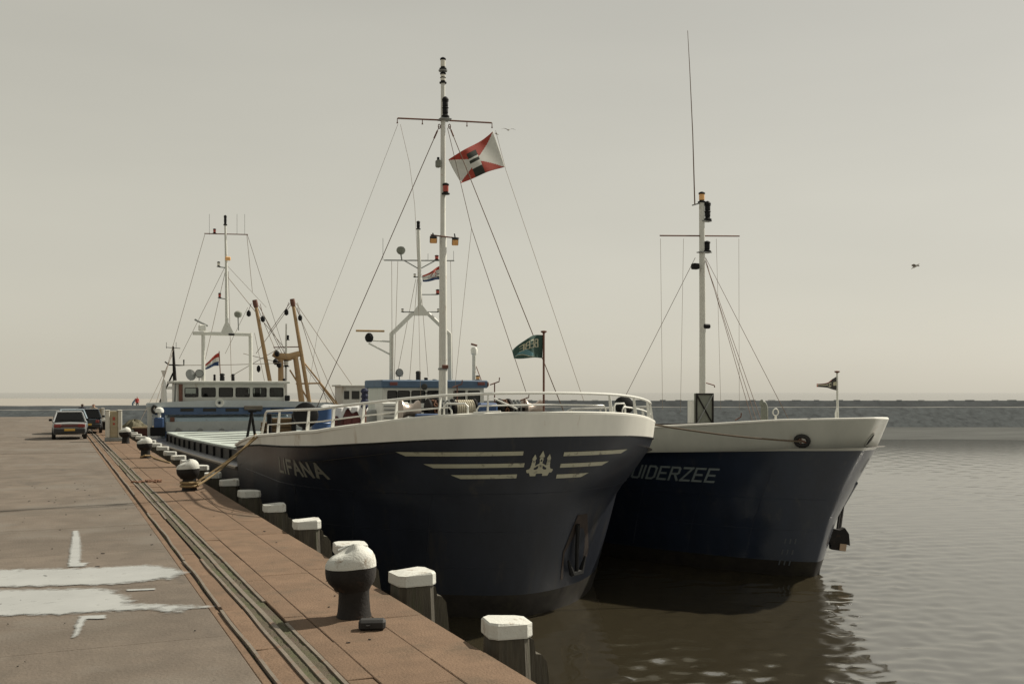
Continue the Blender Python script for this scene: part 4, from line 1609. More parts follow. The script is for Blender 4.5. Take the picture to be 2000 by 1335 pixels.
# starboard passage: post, tyre, vent hood and blue machinery
wall_rect(288, 790, 297, 850, 'passage_post', M_hwhite, L1, .15, -.1)
tz = hp(301, 799)
MB().tube([tz + Vector((.12 * math.cos(t), -.25, .2 * math.sin(t))) for t in [i * .45 for i in range(14)]], .07, 8, closed=True).build('tyre_fender', M_rubber, L1, True)
vz = hp(311, 806)
MB().lathe([(.09, -.5), (.09, -.15), (.24, -.12), (.25, .0), (.2, .12), (.08, .18)], vz + Vector((-.02, -.3, .15)), n=18).build('vent_hood', M_white, L1, True)
Bx(vz + Vector((-.05, -.2, -.55)), (.5, .5, .6), 'capstan_motor', M_bluep, L1, .05)
Bx(vz + Vector((-.1, -.1, -1.05)), (.8, .7, .5), 'capstan_bed', M_blackp, L1, .03)

# wheelhouse shell with real openings
WL, WR = hp(348, 780).x, hp(560, 780).x
WB, WT = hp(445, 785).z, hp(445, 748).z
W1 = HY + .45
WD = 3.2
wh = Bx(((WL + WR) / 2, W1 + WD / 2, WT + .07), (WR - WL + .5, WD + .6, .14), 'wheelhouse_roof', M_hwhite, L1, .03)


def pierced_wall(x0, x1, z0, z1, y, thick, holes, name, m, parent):
    """flat wall with rectangular openings, one mesh"""
    xs_ = sorted({x0, x1, *[h[0] for h in holes], *[h[1] for h in holes]})
    zs_ = sorted({z0, z1, *[h[2] for h in holes], *[h[3] for h in holes]})
    b = MB()
    for i in range(len(xs_) - 1):
        for j in range(len(zs_) - 1):
            cx, cz = (xs_[i] + xs_[i + 1]) / 2, (zs_[j] + zs_[j + 1]) / 2
            if any(h[0] < cx < h[1] and h[2] < cz < h[3] for h in holes):
                continue
            b.box((cx, y + thick / 2, cz), (xs_[i + 1] - xs_[i], thick, zs_[j + 1] - zs_[j]))
    return weld(b.build(name, m, parent), .0005)


def window(x0, x1, z0, z1, y, parent, m=M_glass, fr=M_blackp, ft=.035):
    f = MB()
    pts = []
    rr = .06
    for cx, cz, a0 in ((x1 - rr, z1 - rr, 0), (x0 + rr, z1 - rr, 90), (x0 + rr, z0 + rr, 180), (x1 - rr, z0 + rr, 270)):
        for k in range(4):
            a = R(a0 + 30 * k)
            pts.append((cx + rr * math.cos(a), y - .005, cz + rr * math.sin(a)))
    f.tube(pts, ft * .6, 6, closed=True)
    o = f.build('window_frame', fr, parent, True)
    MB().box(((x0 + x1) / 2, y + .03, (z0 + z1) / 2), (x1 - x0 - .01, .012, z1 - z0 - .01)).build('window_pane', m, parent)
    return o


fx0 = hp(350, 770).x
wins = []
for u0, u1 in ((363, 389), (396, 423), (430, 457), (463, 490), (497, 523), (530, 556)):
    wins.append((hp(u0, 760).x, hp(u1, 760).x, hp(445, 774.5).z, hp(445, 757).z))
fw = pierced_wall(WL + .05, WR - .05, WB, WT, W1, .07, wins, 'wheelhouse_front', M_hwhite, L1)
for w in wins:
    window(*w, W1, fw)
back = [(w[0] + (.25 if k else .1), w[1] + .25, w[2] - .1, w[3]) for k, w in enumerate(wins) if k in (0, 4)]
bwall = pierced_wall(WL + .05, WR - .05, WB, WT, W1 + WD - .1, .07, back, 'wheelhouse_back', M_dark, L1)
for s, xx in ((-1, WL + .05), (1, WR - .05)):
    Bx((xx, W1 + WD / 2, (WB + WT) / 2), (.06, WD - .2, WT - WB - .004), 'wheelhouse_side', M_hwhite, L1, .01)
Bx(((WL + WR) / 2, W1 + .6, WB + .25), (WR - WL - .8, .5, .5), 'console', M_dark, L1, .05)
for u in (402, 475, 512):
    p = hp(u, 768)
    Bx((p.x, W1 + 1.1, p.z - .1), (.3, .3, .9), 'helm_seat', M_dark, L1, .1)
# horn on the front
hz = hp(428, 786)
MB().lathe([(.08, .2), (.09, .12), (.13, .06), (.24, 0), (.25, -.02), (.2, -.01)], hz + Vector((0, -.2, 0)), Matrix.Rotation(R(-90), 3, 'X'), 22, cap=False).build('fog_horn', M_white, L1, True)
MB().lathe([(.075, 0), (.075, .1)], hz + Vector((0, -.02, 0)), Matrix.Rotation(R(90), 3, 'X'), 14).build('horn_throat', M_dark, L1, True)
# exhaust pipes at the corners
T([hp(353, 784, .3), hp(353, 750, .3)], .11, 'exhaust_pipe', M_rusty, L1, 10)
T([hp(341, 784, .6), hp(343, 748, .6)], .05, 'corner_post', M_grey, L1, 8)
Bx(hp(561, 777, .3), (.28, .3, .34), 'corner_locker', M_blackp, L1, .04)


def searchlight(c, r, parent, face=Vector((0, -1, .05)), m=M_dark):
    rot = face.normalized().to_track_quat('Z', 'Y').to_matrix()
    o = MB().lathe([(r * .5, -r * .7), (r * .9, -r * .4), (r, 0), (r, .04)], c, rot, 20).build('searchlight', m, parent, True)
    root = o if parent.parent is None else parent
    MB().lathe([(r * .88, .042), (r * .5, .05)], c, rot, 20).build('searchlight_glass', M_grey, root, True)
    T([Vector(c) + Vector((-r * 1.05, 0, 0)), Vector(c) + Vector((-r * .8, 0, -r * 1.0)), Vector(c) + Vector((r * .8, 0, -r * 1.0)), Vector(c) + Vector((r * 1.05, 0, 0))], .02, 'yoke', M_grey, root, 6)
    T([Vector(c) + Vector((0, 0, -r)), Vector(c) + Vector((0, 0, -r * 1.9))], .03, 'pedestal', M_grey, root, 6)
    return o


ry = 1.2
searchlight(hp(389, 729, ry), .24, L1)
dsh = hp(372, 732, ry)
MB().lathe([(.05, .1), (.2, .07), (.30, .02), (.34, -.03), (.32, -.02)], dsh, (Vector((.5, -1, .3))).normalized().to_track_quat('-Z', 'Y').to_matrix(), 22).build('dish_aerial', M_grey, L1, True)
T([dsh + Vector((0, .1, 0)), dsh + Vector((0, .1, -.6))], .03, 'dish_stand', M_grey, L1, 6)
for u, v0, v1, rad in ((419, 730, 744, .07), (434, 728, 744, .14), (455, 729, 744, .1), (555, 738, 745, .1)):
    p0, p1 = hp(u, v1, ry), hp(u, v0, ry)
    hh = p1.z - p0.z
    MB().lathe([(rad, 0), (rad, hh * .6), (rad * .7, hh * .68), (rad * 1.15, hh * .8), (rad * .9, hh * .95), (rad * .3, hh)], p0 - Vector((0, 0, .02)), n=16).build('roof_ventilator', M_blackp, L1, True)

# gantry mast on the wheelhouse roof
GY = 1.6
gm = T([hp(397, 746, GY), hp(397, 650, GY)], .11, 'gantry_post', M_mast, L1, 12)
gantry = MB().box((hp(442, 649).x, HY + GY, hp(442, 649).z), (3.4, .24, .2), .03).build('aft_mast', M_mast, L1)
gantry['label'] = 'white gantry and signal mast on the wheelhouse roof'
gm.parent = gantry
T([hp(490, 746, GY), hp(489, 650, GY)], .11, 'gantry_post', M_mast, gantry, 12)
b = MB()
a_, c_, t_ = hp(431, 650, GY), hp(456, 650, GY), hp(443, 630, GY)
b.add([a_ - Vector((0, .08, 0)), c_ - Vector((0, .08, 0)), t_ + Vector((.1, -.05, 0)), t_ + Vector((-.1, -.05, 0)), a_ + Vector((0, .08, 0)), c_ + Vector((0, .08, 0)), t_ + Vector((.1, .05, 0)), t_ + Vector((-.1, .05, 0))], [(0, 1, 2, 3), (7, 6, 5, 4), (0, 3, 7, 4), (1, 5, 6, 2), (2, 6, 7, 3), (0, 4, 5, 1)])
b.build('mast_bracket', M_mast, gantry)
T([hp(443, 636, GY), hp(442, 520, GY), hp(440, 440, GY)], [.1, .08, .06], 'topmast', M_mast, gantry, 12)
lantern(hp(440, 440, GY), .09, .62, gantry, M_blackp, 2)
T([hp(399, 456, GY), hp(484, 458, GY)], .03, 'yard', M_rusty, gantry, 6)
lantern(hp(419, 456, GY), .09, .3, gantry, M_redlamp)
for u in (409, 463, 478):
    T([hp(u, 458, GY), hp(u, 418, GY)], .012, 'whip_aerial', M_grey, gantry, 4)
Bx(hp(445, 505, GY - .1), (.32, .2, .22), 'deck_lamp', M_amber, gantry, .04)
for u, v, lens in ((427, 521, M_lens), (429, 582, M_redlamp)):
    T([hp(u, v, GY), hp(442, v + 2, GY)], .03, 'lamp_bracket', M_grey, gantry, 6)
    lantern(hp(u, v, GY), .09, .32, gantry, lens)
# radar scanner on the left end, dome on the right
p = hp(395, 640, GY)
Bx(p, (.42, .4, .36), 'radar_housing', M_white, gantry, .06)
MB().box(hp(393, 630, GY), (.9, .12, .1), .02, Matrix.Rotation(R(24), 3, 'Y') @ Matrix.Rotation(R(20), 3, 'Z')).build('radar_scanner', M_grey, gantry)
p = hp(465, 614, GY)
MB().lathe([(.03, -.2), (.19, -.13), (.24, 0), (.22, .12), (.12, .2), (.02, .22)], p, n=20).build('aerial_dome', M_green_grey, gantry, True)
T([hp(466, 645, GY), hp(465, 620, GY)], .035, 'dome_stalk', M_grey, gantry, 6)
Bx(hp(452, 653, GY - .1), (.35, .2, .12), 'deck_lamp', M_blackp, gantry, .03)
for a, e, dy in (((400, 458), (318, 745), 8), ((482, 458), (493, 570), 3), ((440, 520), (350, 700), 9), ((445, 520), (520, 600), 6), ((483, 458), (560, 700), 14), ((497, 650), (520, 760), 5), ((440, 530), (392, 740), 2), ((446, 530), (452, 740), 4), ((484, 600), (440, 690), 3)):
    T([hp(*a, GY), hp(e[0], e[1], dy)], .014, 'stay_wire', M_wiret, gantry, 4)
fl = hp(428, 690, 5)
T([hp(431, 745, 5), fl + Vector((0, 0, .15))], .03, 'ensign_staff', M_rusty, gantry, 6)

# ================================================================== SHIP 2: outer ship
ZC = 18.3
zui = Hull(ZC, [(-3.2, 21.7, 9, 1.3, 4.1), (-2.45, 21.45, 8.8, 1.38, 4.15), (-1, 20.9, 8.3, 1.42, 4.2), (0, 20.35, 7.6, 1.5, 4.2), (0.5, 20.0, 7.3, 1.5, 4.2), (1.0, 19.62, 7.1, 1.48, 4.2), (1.8, 19.15, 7, 1.46, 4.2)], 58)


def zui_top(y):
    return interp(y, [19.1, 20.6, 22, 24, 28, 34, 58], [1.76, 1.7, 1.58, 1.45, 1.3, 1.1, .7])


def zui_band(y):
    return interp(y, [19.1, 20.6, 22, 24, 28, 34, 58], [.97, .93, .85, .75, .65, .55, .3])


L2 = empty('coastal_ship', (ZC, 40, WATER), 'dark blue ship named ZUIDERZEE lying outside the near ship, pointed bow to the right', 'ship')
weld(hull_shell(zui, lambda y: -3.1, lambda y: -2.05, 2, 56, extra=(34, 45)).build('boot_topping', M_boot, L2, True))
weld(hull_shell(zui, lambda y: -2.05, zui_band, 16, 56, 48, extra=(30, 34, 45)).build('hull_plating', M_hull2, L2, True, angle=40))
M_bulw2 = mat('bulwark_grey', (0.42, 0.425, 0.38), 0.5, var=0.1, scale=1.6, dirt=(0.40, 0.35, 0.28), dirt_amt=0.2, dirt_scale=1.2, stretch=(1, 1, 0.35))
bw2 = weld(hull_shell(zui, zui_band, zui_top, 6, 56, 48, extra=(30, 34, 45)).build('bulwark', M_bulw2, L2, True, angle=40))
inner_skin(bw2, ZC, L2, M_bulw2)
MB().tube(rim_pts(zui, zui_top, .02, .005, 50), .035, 6).build('bulwark_cap', M_bulw, L2, True)
pts = [(p.x, p.y) for p in rim_pts(zui, zui_top, .06, 0, 56)]
tri = tessellate_polygon([[Vector((a, c, 0)) for a, c in pts]])
MB().add([(a, c, zui_top(c) - .7) for a, c in pts], [tuple(t) for t in tri]).build('main_deck', M_deck, L2)
Bx((ZC, 56, -.9), (8.3, .08, 3.9), 'transom', M_hull2, L2, .02)
x = 6.28
for ch in 'ZUIDERZEE':
    w = .25
    hull_letter(zui, ch, -x, .035, w / .62, .345, .16, 1).build('name_letter', M_letter, L2)
    x -= (.03 if ch == 'I' else w) + .114
for zz in (-.35, -1.2):
    T([zui.at(-a * .3, zz, .002) for a in range(1, 30)], .007, 'plate_seam', M_hull2, L2, 5)
for a in (-1.9, -3.6, -5.4):
    T([zui.at(a, z * .15, .002) for z in range(-13, 4)], .006, 'plate_seam', M_hull2, L2, 5)
# draught marks near the forefoot
for k, z in enumerate((-1.55, -1.85, -2.15)):
    for j in range(3):
        b = MB()
        for q in seg_quads((0, 0), (0, 1), .3):
            b.add([zui.at(-.95 + j * .13 + x_ * .12, z + y_ * .11, .01) for x_, y_ in q], [(0, 1, 2, 3)])
        b.build('draught_mark', mat('faint_mark', (.07, .08, .09), .6), L2)
# round fairlead in the bulwark with a rubber ring, white inside
fc = zui.at(-1.56, 1.21, .02)
fn_ = (zui.at(-1.56, 1.21, .2) - fc).normalized()
rot = fn_.to_track_quat('Z', 'Y').to_matrix()
MB().tube([fc + rot @ Vector((.155 * math.cos(t), .13 * math.sin(t), .02)) for t in [i * 2 * math.pi / 20 for i in range(20)]], .055, 8, closed=True).build('fairlead_ring', M_rubber, L2, True)
MB().lathe([(.15, -.01), (.15, .005)], fc, rot, 20).build('fairlead_mouth', M_white, L2, True)
MB().tube([fc + rot @ Vector((-.12, .05, .02)), fc + rot @ Vector((.12, -.05, .03))], .022, 6).build('fairlead_bar', M_rusty, L2, True)
MB().tube([fc + rot @ Vector((-.02, .11, .02)), fc + rot @ Vector((-.03, -.08, .03))], .014, 6).build('fairlead_bar', M_rusty, L2, True)
# hawse hole in the stem
b = MB()
hc = [zui.at(.10 + .13 * math.cos(t) * .55 + (.06 * math.sin(t)), 1.24 + .14 * math.sin(t), .012) for t in [i * 2 * math.pi / 16 for i in range(16)]]
b.add(hc, [tuple(range(16))])
b.build('hawse_hole', M_rubber, L2)
MB().tube([zui.at(.10 + .14 * math.cos(t) * .55 + (.06 * math.sin(t)), 1.24 + .15 * math.sin(t), .015) for t in [i * 2 * math.pi / 16 for i in range(16)]], .014, 6, closed=True).build('hawse_rim', M_bulw2, L2, True)
MB().add([zui.at(a, z, .012) for a, z in ((.72, .35), (.80, .35), (.86, .72), (.78, .72))], [(0, 1, 2, 3)]).build('side_slot', M_blackp, L2)

# anchor hanging clear of the seaward bow
ac = spot(1647, 986, y=22.4)
af = spot(1637, 1052, y=22.0)
an = MB().tube([ac, ac.lerp(af, .5), af], [.035, .04, .05], 8).build('anchor_shank', M_black, L2, True)
T([ac + Vector((-.14, -.05, -.02)), af + Vector((-.12, -.05, 0))], .035, 'anchor_bar', M_black, an)
T([zui.at(1.1, .02, .0), ac], .05, 'anchor_pipe', M_hull2, an)
MB().tube([ac + Vector((.05 * math.cos(t), 0, .06 * math.sin(t) + .03)) for t in [i * .8 for i in range(8)]], .018, 6, closed=True).build('anchor_shackle', M_black, an, True)
b = MB()
w0 = af + Vector((-.02, 0, .02))
prof = [(-.26, -.06), (-.24, .10), (-.12, .27), (.04, .24), (.17, .30), (.27, .14), (.30, -.18), (.20, -.15), (.17, -.34), (-.20, -.29), (-.21, -.14)]
b.prism(prof, lambda a, c, k: w0 + Vector((a * _ct, -a * _st, c)) + Vector((_st, _ct, 0)) * (.16 if k else -.16) * (1 - abs(c)))
b.build('anchor_crown', M_black, an)
b = MB()
b.prism([(.0, -.30), (.17, -.33), (.20, -.14), (.02, -.12)], lambda a, c, k: w0 + Vector((a * _ct, -a * _st, c)) + Vector((_st, _ct, 0)) * (-.14 if k else -.17))
b.build('anchor_fluke_face', mat('worn_fluke', (.42, .3, .2), .7, var=.2), an)

# foremast of ship 2
m2x, m2y = ZC, 26.5
z2 = (m2x * _st + m2y * _ct) / 2000


def zg(v):
    return EYE - (v - 766) * z2


def m2(u, v, dy=0.0):
    return spot(u, v, y=m2y + dy)


mast2 = T([(m2x, m2y, .6), (m2x, m2y, zg(640)), (m2x - .03, m2y, zg(395))], [.11, .1, .085], 'foremast', M_mast, L2, 16)
mast2['label'] = 'white foremast with long whip aerial and plain yard'
mx = m2x - .03
T([m2(1289, 460), m2(1444, 461)], .022, 'yard', M_rusty, mast2, 8)
lantern((mx, m2y, zg(396)), .1, .34, mast2, M_amber)
lantern((mx + .16, m2y - .08, zg(432)), .1, .62, mast2, M_blackp, 2)
Bx((mx + .12, m2y - .05, zg(432)), (.32, .2, .03), 'lantern_shelf', M_grey, mast2, .008)
lantern((mx + .14, m2y - .08, zg(492)), .1, .34, mast2, M_blackp)
Bx((mx + .06, m2y - .05, zg(493)), (.42, .24, .03), 'lantern_shelf', M_grey, mast2, .008)
Bx(m2(1358, 520, -.05), (.22, .2, .18), 'floodlight', M_blackp, mast2, .03)
Bx(m2(1379, 637, -.05), (.24, .2, .14), 'floodlight', M_blackp, mast2, .04)
T([m2(1357, 400), m2(1353, 262), m2(1347, 132), m2(1343, 60)], [.022, .016, .012, .008], 'whip_aerial', M_wire, mast2, 6)
T([m2(1352, 401), m2(1366, 397)], .02, 'aerial_bracket', M_grey, mast2, 6)
T([m2(1378, 747), m2(1395, 752), m2(1396, 756)], .02, 'mast_cleat', M_rusty, mast2, 5)
for a, e in (((1358, 503), (1222, 772, 29.0)), ((1378, 503), (1540, 818, 21.6)), ((1376, 505), (1478, 822, 22.5)), ((1377, 508), (1487, 822, 22.2)), ((1378, 505), (1470, 824, 23.0)), ((1290, 466), (1294, 800, 26.5)), ((1335, 466), (1329, 805, 26.5)), ((1399, 466), (1408, 800, 26.5)), ((1443, 466), (1444, 800, 26.5))):
    vert = a[1] == 466
    T([m2(*a), spot(e[0], e[1], y=e[2])], .006 if vert else .009, 'signal_line' if vert else 'mast_stay', M_wiret if vert else M_wire, mast2, 4)
# braced door panel at the foot of the mast
pc = spot(1374, 799, y=25.4)
W_, H_ = .62, .95
pan = Bx((pc.x, 25.4, pc.z), (W_, .1, H_), 'mast_house_door', M_green_grey, L2, .015)
for s in (-1, 1):
    MB().box((pc.x, 25.33, pc.z), (.04, .03, 1.05), .005, Matrix.Rotation(s * math.atan2(W_, H_), 3, 'Y')).build('cross_brace', M_grey if s > 0 else M_black, pan)
    Bx((pc.x + s * (W_ / 2 - .02), 25.335, pc.z), (.05, .035, H_), 'door_stile', M_black, pan, .006)
    Bx((pc.x, 25.332, pc.z + s * (H_ / 2 - .02)), (W_, .03, .05), 'door_rail', M_black, pan, .006)
Bx((pc.x - W_ / 2 - .1, 25.45, pc.z - .1), (.12, .2, H_ * .8), 'mast_house_post', M_white, L2, .02)
# low gear along the deck edge
p = spot(1493, 806, y=22.0)
MB().tube([(p.x, p.y, zui_top(22) - .6), (p.x, p.y, p.z + .12), (p.x - .01, p.y, p.z + .2), (p.x - .05, p.y, p.z + .26), (p.x - .1, p.y, p.z + .27)], [.1, .095, .085, .085, .09], 10).build('cowl_ventilator', M_green_grey, L2, True)
p = spot(1515, 806, y=21.6)
MB().tube([(p.x + .09 * math.cos(t), p.y, p.z + .02 + .09 * math.sin(t)) for t in [i * .45 for i in range(14)]], .016, 6, closed=True).build('rope_ring', M_bulw, L2, True)
T([(p.x, p.y, p.z - .5), (p.x, p.y, p.z - .07)], .03, 'ring_post', M_bulw, L2)
T([spot(1436, 820, y=23), spot(1447, 814, y=23), spot(1448, 806, y=23)], .018, 'crank_handle', M_rusty, L2, 6)
T([spot(1385, 827, y=24.5), spot(1275, 829, y=25.5)], .03, 'deck_pipe', M_black, L2, 6)
js2 = spot(1635, 726, y=20.3)
j2 = T([(js2.x + .02, js2.y, zui_top(20.3) - .4), js2], [.035, .024], 'jackstaff', M_mast, L2, 8)
MB().lathe([(.02, -.03), (.07, 0), (.07, .02), (.02, .03)], js2, n=12).build('jackstaff_truck', M_rusty, j2, True)
MB().tube([(js2.x - .04, js2.y, zui_top(20.3) - .05), (js2.x - .05, js2.y - .01, zui_top(20.3) + .16), (js2.x + .01, js2.y, zui_top(20.3) + .3)], .03, 6).build('coiled_halyard', M_white, j2, True)

# ---- wheelhouse of ship 2
QY = 51.0


def q2(u, v, dy=0.0):
    return spot(u, v, y=QY + dy)


x0, x1 = q2(748, 770).x, q2(945, 770).x
zb, zt2 = .3, q2(847, 757).z
ww = []
for u0, u1 in ((757, 775), (777, 800), (804, 830), (835, 861), (886, 908), (914, 937)):
    ww.append((q2(u0, 770).x, q2(u1, 770).x, q2(847, 786).z, q2(847, 763).z))
f2 = pierced_wall(x0, x1, zb, zt2, QY, .08, ww, 'wheelhouse_front', M_hwhite, L2)
for w in ww:
    window(*w, QY, f2)
bk = [(w[0] + .2, w[1] + .2, w[2], w[3]) for k, w in enumerate(ww) if k in (0, 4)]
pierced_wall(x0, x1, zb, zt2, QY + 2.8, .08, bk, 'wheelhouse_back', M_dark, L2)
for xx in (x0 + .04, x1 - .04):
    Bx((xx, QY + 1.4, (zb + zt2) / 2), (.08, 2.7, zt2 - zb - .005), 'wheelhouse_side', M_hwhite, L2, .01)
Bx(((x0 + x1) / 2, QY + 1.35, zt2 + .2), (x1 - x0 + .3, 3.2, .42), 'wheelhouse_roof', M_roofblue, L2, .06)
Bx(((x0 + x1) / 2, QY + 2, zb - .3), (7.6, 6, .9), 'poop_house', M_pale, L2, .05)
for u in (769, 940):
    Bx(q2(u, 749, -.28), (.4, .06, .16), 'name_board', M_maroon, L2, .01)
MB().lathe([(.16, 0), (.17, .06), (.12, .1)], q2(950, 750, -.1), Matrix.Rotation(R(90), 3, 'Y'), 16).build('side_lamp', M_rusty, L2, True)
hc_ = q2(829, 755, -.3)
MB().lathe([(.08, .25), (.1, .12), (.17, 0), (.15, -.01)], hc_, Matrix.Rotation(R(-90), 3, 'X'), 20).build('fog_horn', M_dark, L2, True)
for u, v in ((838, 764), (858, 763), (897, 763)):
    T([q2(u - 10, v + 4, -.1), q2(u + 12, v, -.1)], .025, 'window_wiper', M_blackp, f2, 5)
for u0, u1 in ((833, 872), (870, 912)):
    pass
# gantry of ship 2
KY = 1.2
pa = [q2(765, 745, KY), q2(765, 652, KY), q2(806, 612, KY)]
g2 = MB().tube(pa, [.13, .13, .11], 10).build('aft_mast', M_mast, L2, True)
g2['label'] = 'white arched gantry with signal mast on the wheelhouse roof'
T([q2(879, 745, KY), q2(878, 652, KY), q2(836, 612, KY)], [.13, .13, .11], 'gantry_leg', M_mast, g2, 10)
b = MB()
tri_ = [q2(803, 616, KY), q2(839, 616, KY), q2(824, 596, KY), q2(817, 596, KY)]
b.add([p - Vector((0, .1, 0)) for p in tri_] + [p + Vector((0, .1, 0)) for p in tri_], [(0, 1, 2, 3), (7, 6, 5, 4), (0, 3, 7, 4), (1, 5, 6, 2), (2, 6, 7, 3), (0, 4, 5, 1)])
b.build('gantry_apex', M_mast, g2)
T([q2(820, 600, KY), q2(819, 520, KY), q2(817, 448, KY)], [.11, .1, .085], 'topmast', M_mast, g2, 12)
lantern(q2(817, 448, KY), .1, .46, g2, M_blackp, 2)
T([q2(750, 508, KY), q2(887, 509, KY)], .035, 'yard', M_grey, g2, 6)
T([q2(790, 509, KY), q2(818, 525, KY)], .03, 'yard_brace', M_grey, g2, 6)
T([q2(850, 509, KY), q2(820, 525, KY)], .03, 'yard_brace', M_grey, g2, 6)
MB().lathe([(.05, -.22), (.16, -.17), (.235, -.05), (.235, .07), (.16, .18), (.04, .22)], q2(783, 489, KY), n=20).build('aerial_dome', M_green_grey, g2, True)
T([q2(785, 508, KY), q2(783, 496, KY)], .04, 'dome_stalk', M_grey, g2, 6)
lantern(q2(853, 508, KY), .11, .28, g2, M_redlamp)
for u0, v, u1 in ((809, 541, 819), (857, 541, 819), (855, 575, 820), (786, 609, 856)):
    T([q2(u0, v, KY), q2(u1, v, KY)], .03, 'lamp_arm', M_grey, g2, 6)
for u, v, rr_, lens in ((810, 541, .07, M_lens), (856, 541, .07, M_lens), (855, 575, .11, M_redlamp), (786, 609, .07, M_lens), (856, 609, .07, M_lens)):
    lantern(q2(u, v, KY), rr_, rr_ * 2.6, g2, lens)
for u, v0, v1 in ((748, 508, 465), (886, 508, 490), (836, 508, 495)):
    T([q2(u, v0, KY), q2(u, v1, KY)], .014, 'whip_aerial', M_grey, g2, 4)
# radar on its outrigger
T([q2(720, 664, KY), q2(764, 667, KY)], .045, 'radar_arm', M_mast, g2, 8)
T([q2(720, 670, KY), q2(764, 693, KY)], .045, 'radar_arm', M_mast, g2, 8)
MB().lathe([(.12, -.1), (.2, .0), (.23, .15), (.17, .3), (.07, .38)], q2(721, 664, KY), n=18).build('radar_motor', M_blackp, g2, True)
MB().box(q2(723, 646, KY), (1.5, .16, .1), .02, Matrix.Rotation(R(-8), 3, 'Z')).build('radar_scanner', M_tan, g2)
for a, e, dy in (((765, 510), (766, 745), 1), ((777, 510), (770, 740), 2), ((812, 545), (775, 735), 2), ((815, 545), (800, 740), 2), ((822, 560), (836, 735), 3), ((880, 510), (884, 740), 2), ((816, 432), (797, 240), 1)):
    if a[1] > 440:
        T([q2(*a, KY), q2(*e, dy)], .012, 'stay_wire', M_wiret, g2, 4)
searchlight(q2(780, 727, .4), .2, L2)
for u, v0, v1, rad, mm in ((817, 722, 743, .13, M_dark), (832, 735, 743, .1, M_blackp), (849, 738, 743, .12, M_grey), (799, 739, 743, .12, M_grey)):
    p0, p1 = q2(u, v1, .6), q2(u, v0, .6)
    hh = p1.z - p0.z
    MB().lathe([(rad, 0), (rad, hh * .75), (rad * 1.12, hh * .8), (rad * .95, hh * .95), (rad * .4, hh)], p0 - Vector((0, 0, .05)), n=16).build('roof_ventilator', mm, L2, True)
rp = T([q2(926, 742, 1.0), q2(926, 690, 1.0)], .11, 'radar_post', M_mast, L2, 10)
MB().lathe([(.1, 0), (.17, .06), (.19, .3), (.13, .42)], q2(926, 693, 1.0), n=16).build('radar_turntable', M_white, rp, True)
MB().box(q2(926, 673, 1.0), (.36, .12, .1), .02, Matrix.Rotation(R(14), 3, 'Y')).build('radar_scanner', M_rusty, rp)
lantern(q2(933, 742, .5), .12, .26, L2, M_amber)
T([q2(930, 715, 1.0), q2(940, 742, .3)], .025, 'chain', M_rusty, rp, 5)

# ================================================================== trawler astern of ship 2, only its rig and cabin show
TY = 82.0


def t3(u, v, dy=0.0):
    return spot(u, v, y=TY + dy)


TX = t3(640, 790).x
L3 = empty('beam_trawler', (TX, TY, WATER), 'trawler with two tan booms and gallows behind the ships', 'fishing boat')
th = Hull(TX, [(-3.2, 71.5, 7, 1.5, 2.9), (-2.4, 70.8, 6.5, 1.6, 3.1), (.6, 69.6, 6, 1.9, 3.3)], 92)
weld(hull_shell(th, lambda y: -3.1, lambda y: interp(y, [70, 78, 92], [.45, 0, .1]), 6, 92, 20).build('trawler_hull', M_maroon, L3, True))
Bx((TX, 83, -.35), (6.2, 18, .1), 'trawler_deck', M_deck, L3, .01)
ca, cb_ = t3(668, 755), t3(724, 790)
Bx(((ca.x + cb_.x) / 2, TY + 1.2, (ca.z - .3) / 2), (cb_.x - ca.x, 2.4, ca.z + .5), 'cabin', M_hwhite, L3, .08)
Bx(((ca.x + cb_.x) / 2 - .05, TY + 1.1, ca.z + .1), (cb_.x - ca.x + .35, 2.8, .14), 'cabin_roof', M_hwhite, L3, .04)
for u0, u1 in ((672, 682), (687, 702), (707, 720)):
    a, c = t3(u0, 763), t3(u1, 779)
    Bx(((a.x + c.x) / 2, TY - .02, (a.z + c.z) / 2), (c.x - a.x, .05, a.z - c.z), 'cabin_window', M_dark, L3, .01)


def boom(a, c, name='boom'):
    pa, pc_ = t3(*a), t3(*c)
    o = MB().tube([pc_, pc_.lerp(pa, .5), pa], [.165, .155, .13], 12).build(name, M_tan, L3, True)
    MB().tube([pa - (pc_ - pa).normalized() * -.25, pa, pa + (pa - pc_).normalized() * .35], [.17, .21, .19], 12).build('boom_head', M_rusty, o, True)
    for s, dz in ((-1, .5), (1, .9)):
        T([pa + Vector((s * .35, -.1, .05)), pa + Vector((s * .55, -.15, -dz))], .02, 'block_strop', M_rusty, o, 5)
        MB().lathe([(.05, -.3), (.17, -.2), (.17, .05), (.05, .2)], pa + Vector((s * .55, -.15, -dz - .2)), n=10).build('hoist_block', M_blackp, o, True)
    return o


boom((499, 594), (530, 760))
boom((572, 592), (606, 795))
for a, c, rad in (((548, 690), (549, 760), .24), ((576, 690), (590, 790), .24)):
    T([t3(*c), t3(*a)], [rad, rad * .85], 'gallows_leg', M_tan, L3, 12)
b = MB().tube([t3(534, 690), t3(545, 696), t3(565, 697), t3(585, 690)], [.24, .3, .3, .22], 10)
b.build('gallows_head', M_tan, L3, True)
T([t3(558, 790), t3(559, 632)], [.12, .06], 'trawler_mast', M_mast, L3, 10)
T([t3(534, 678), t3(585, 677)], .04, 'mast_spreader', M_rusty, L3, 6)
lantern(t3(562, 664), .12, .4, L3, M_blackp)
lantern(t3(559, 716), .2, .6, L3, M_lens)
for u, v in ((541, 690), (538, 706), (545, 712)):
    MB().lathe([(.06, -.25), (.2, -.12), (.2, .1), (.06, .25)], t3(u, v, -.5), n=10).build('hoist_block', M_blackp, L3, True)
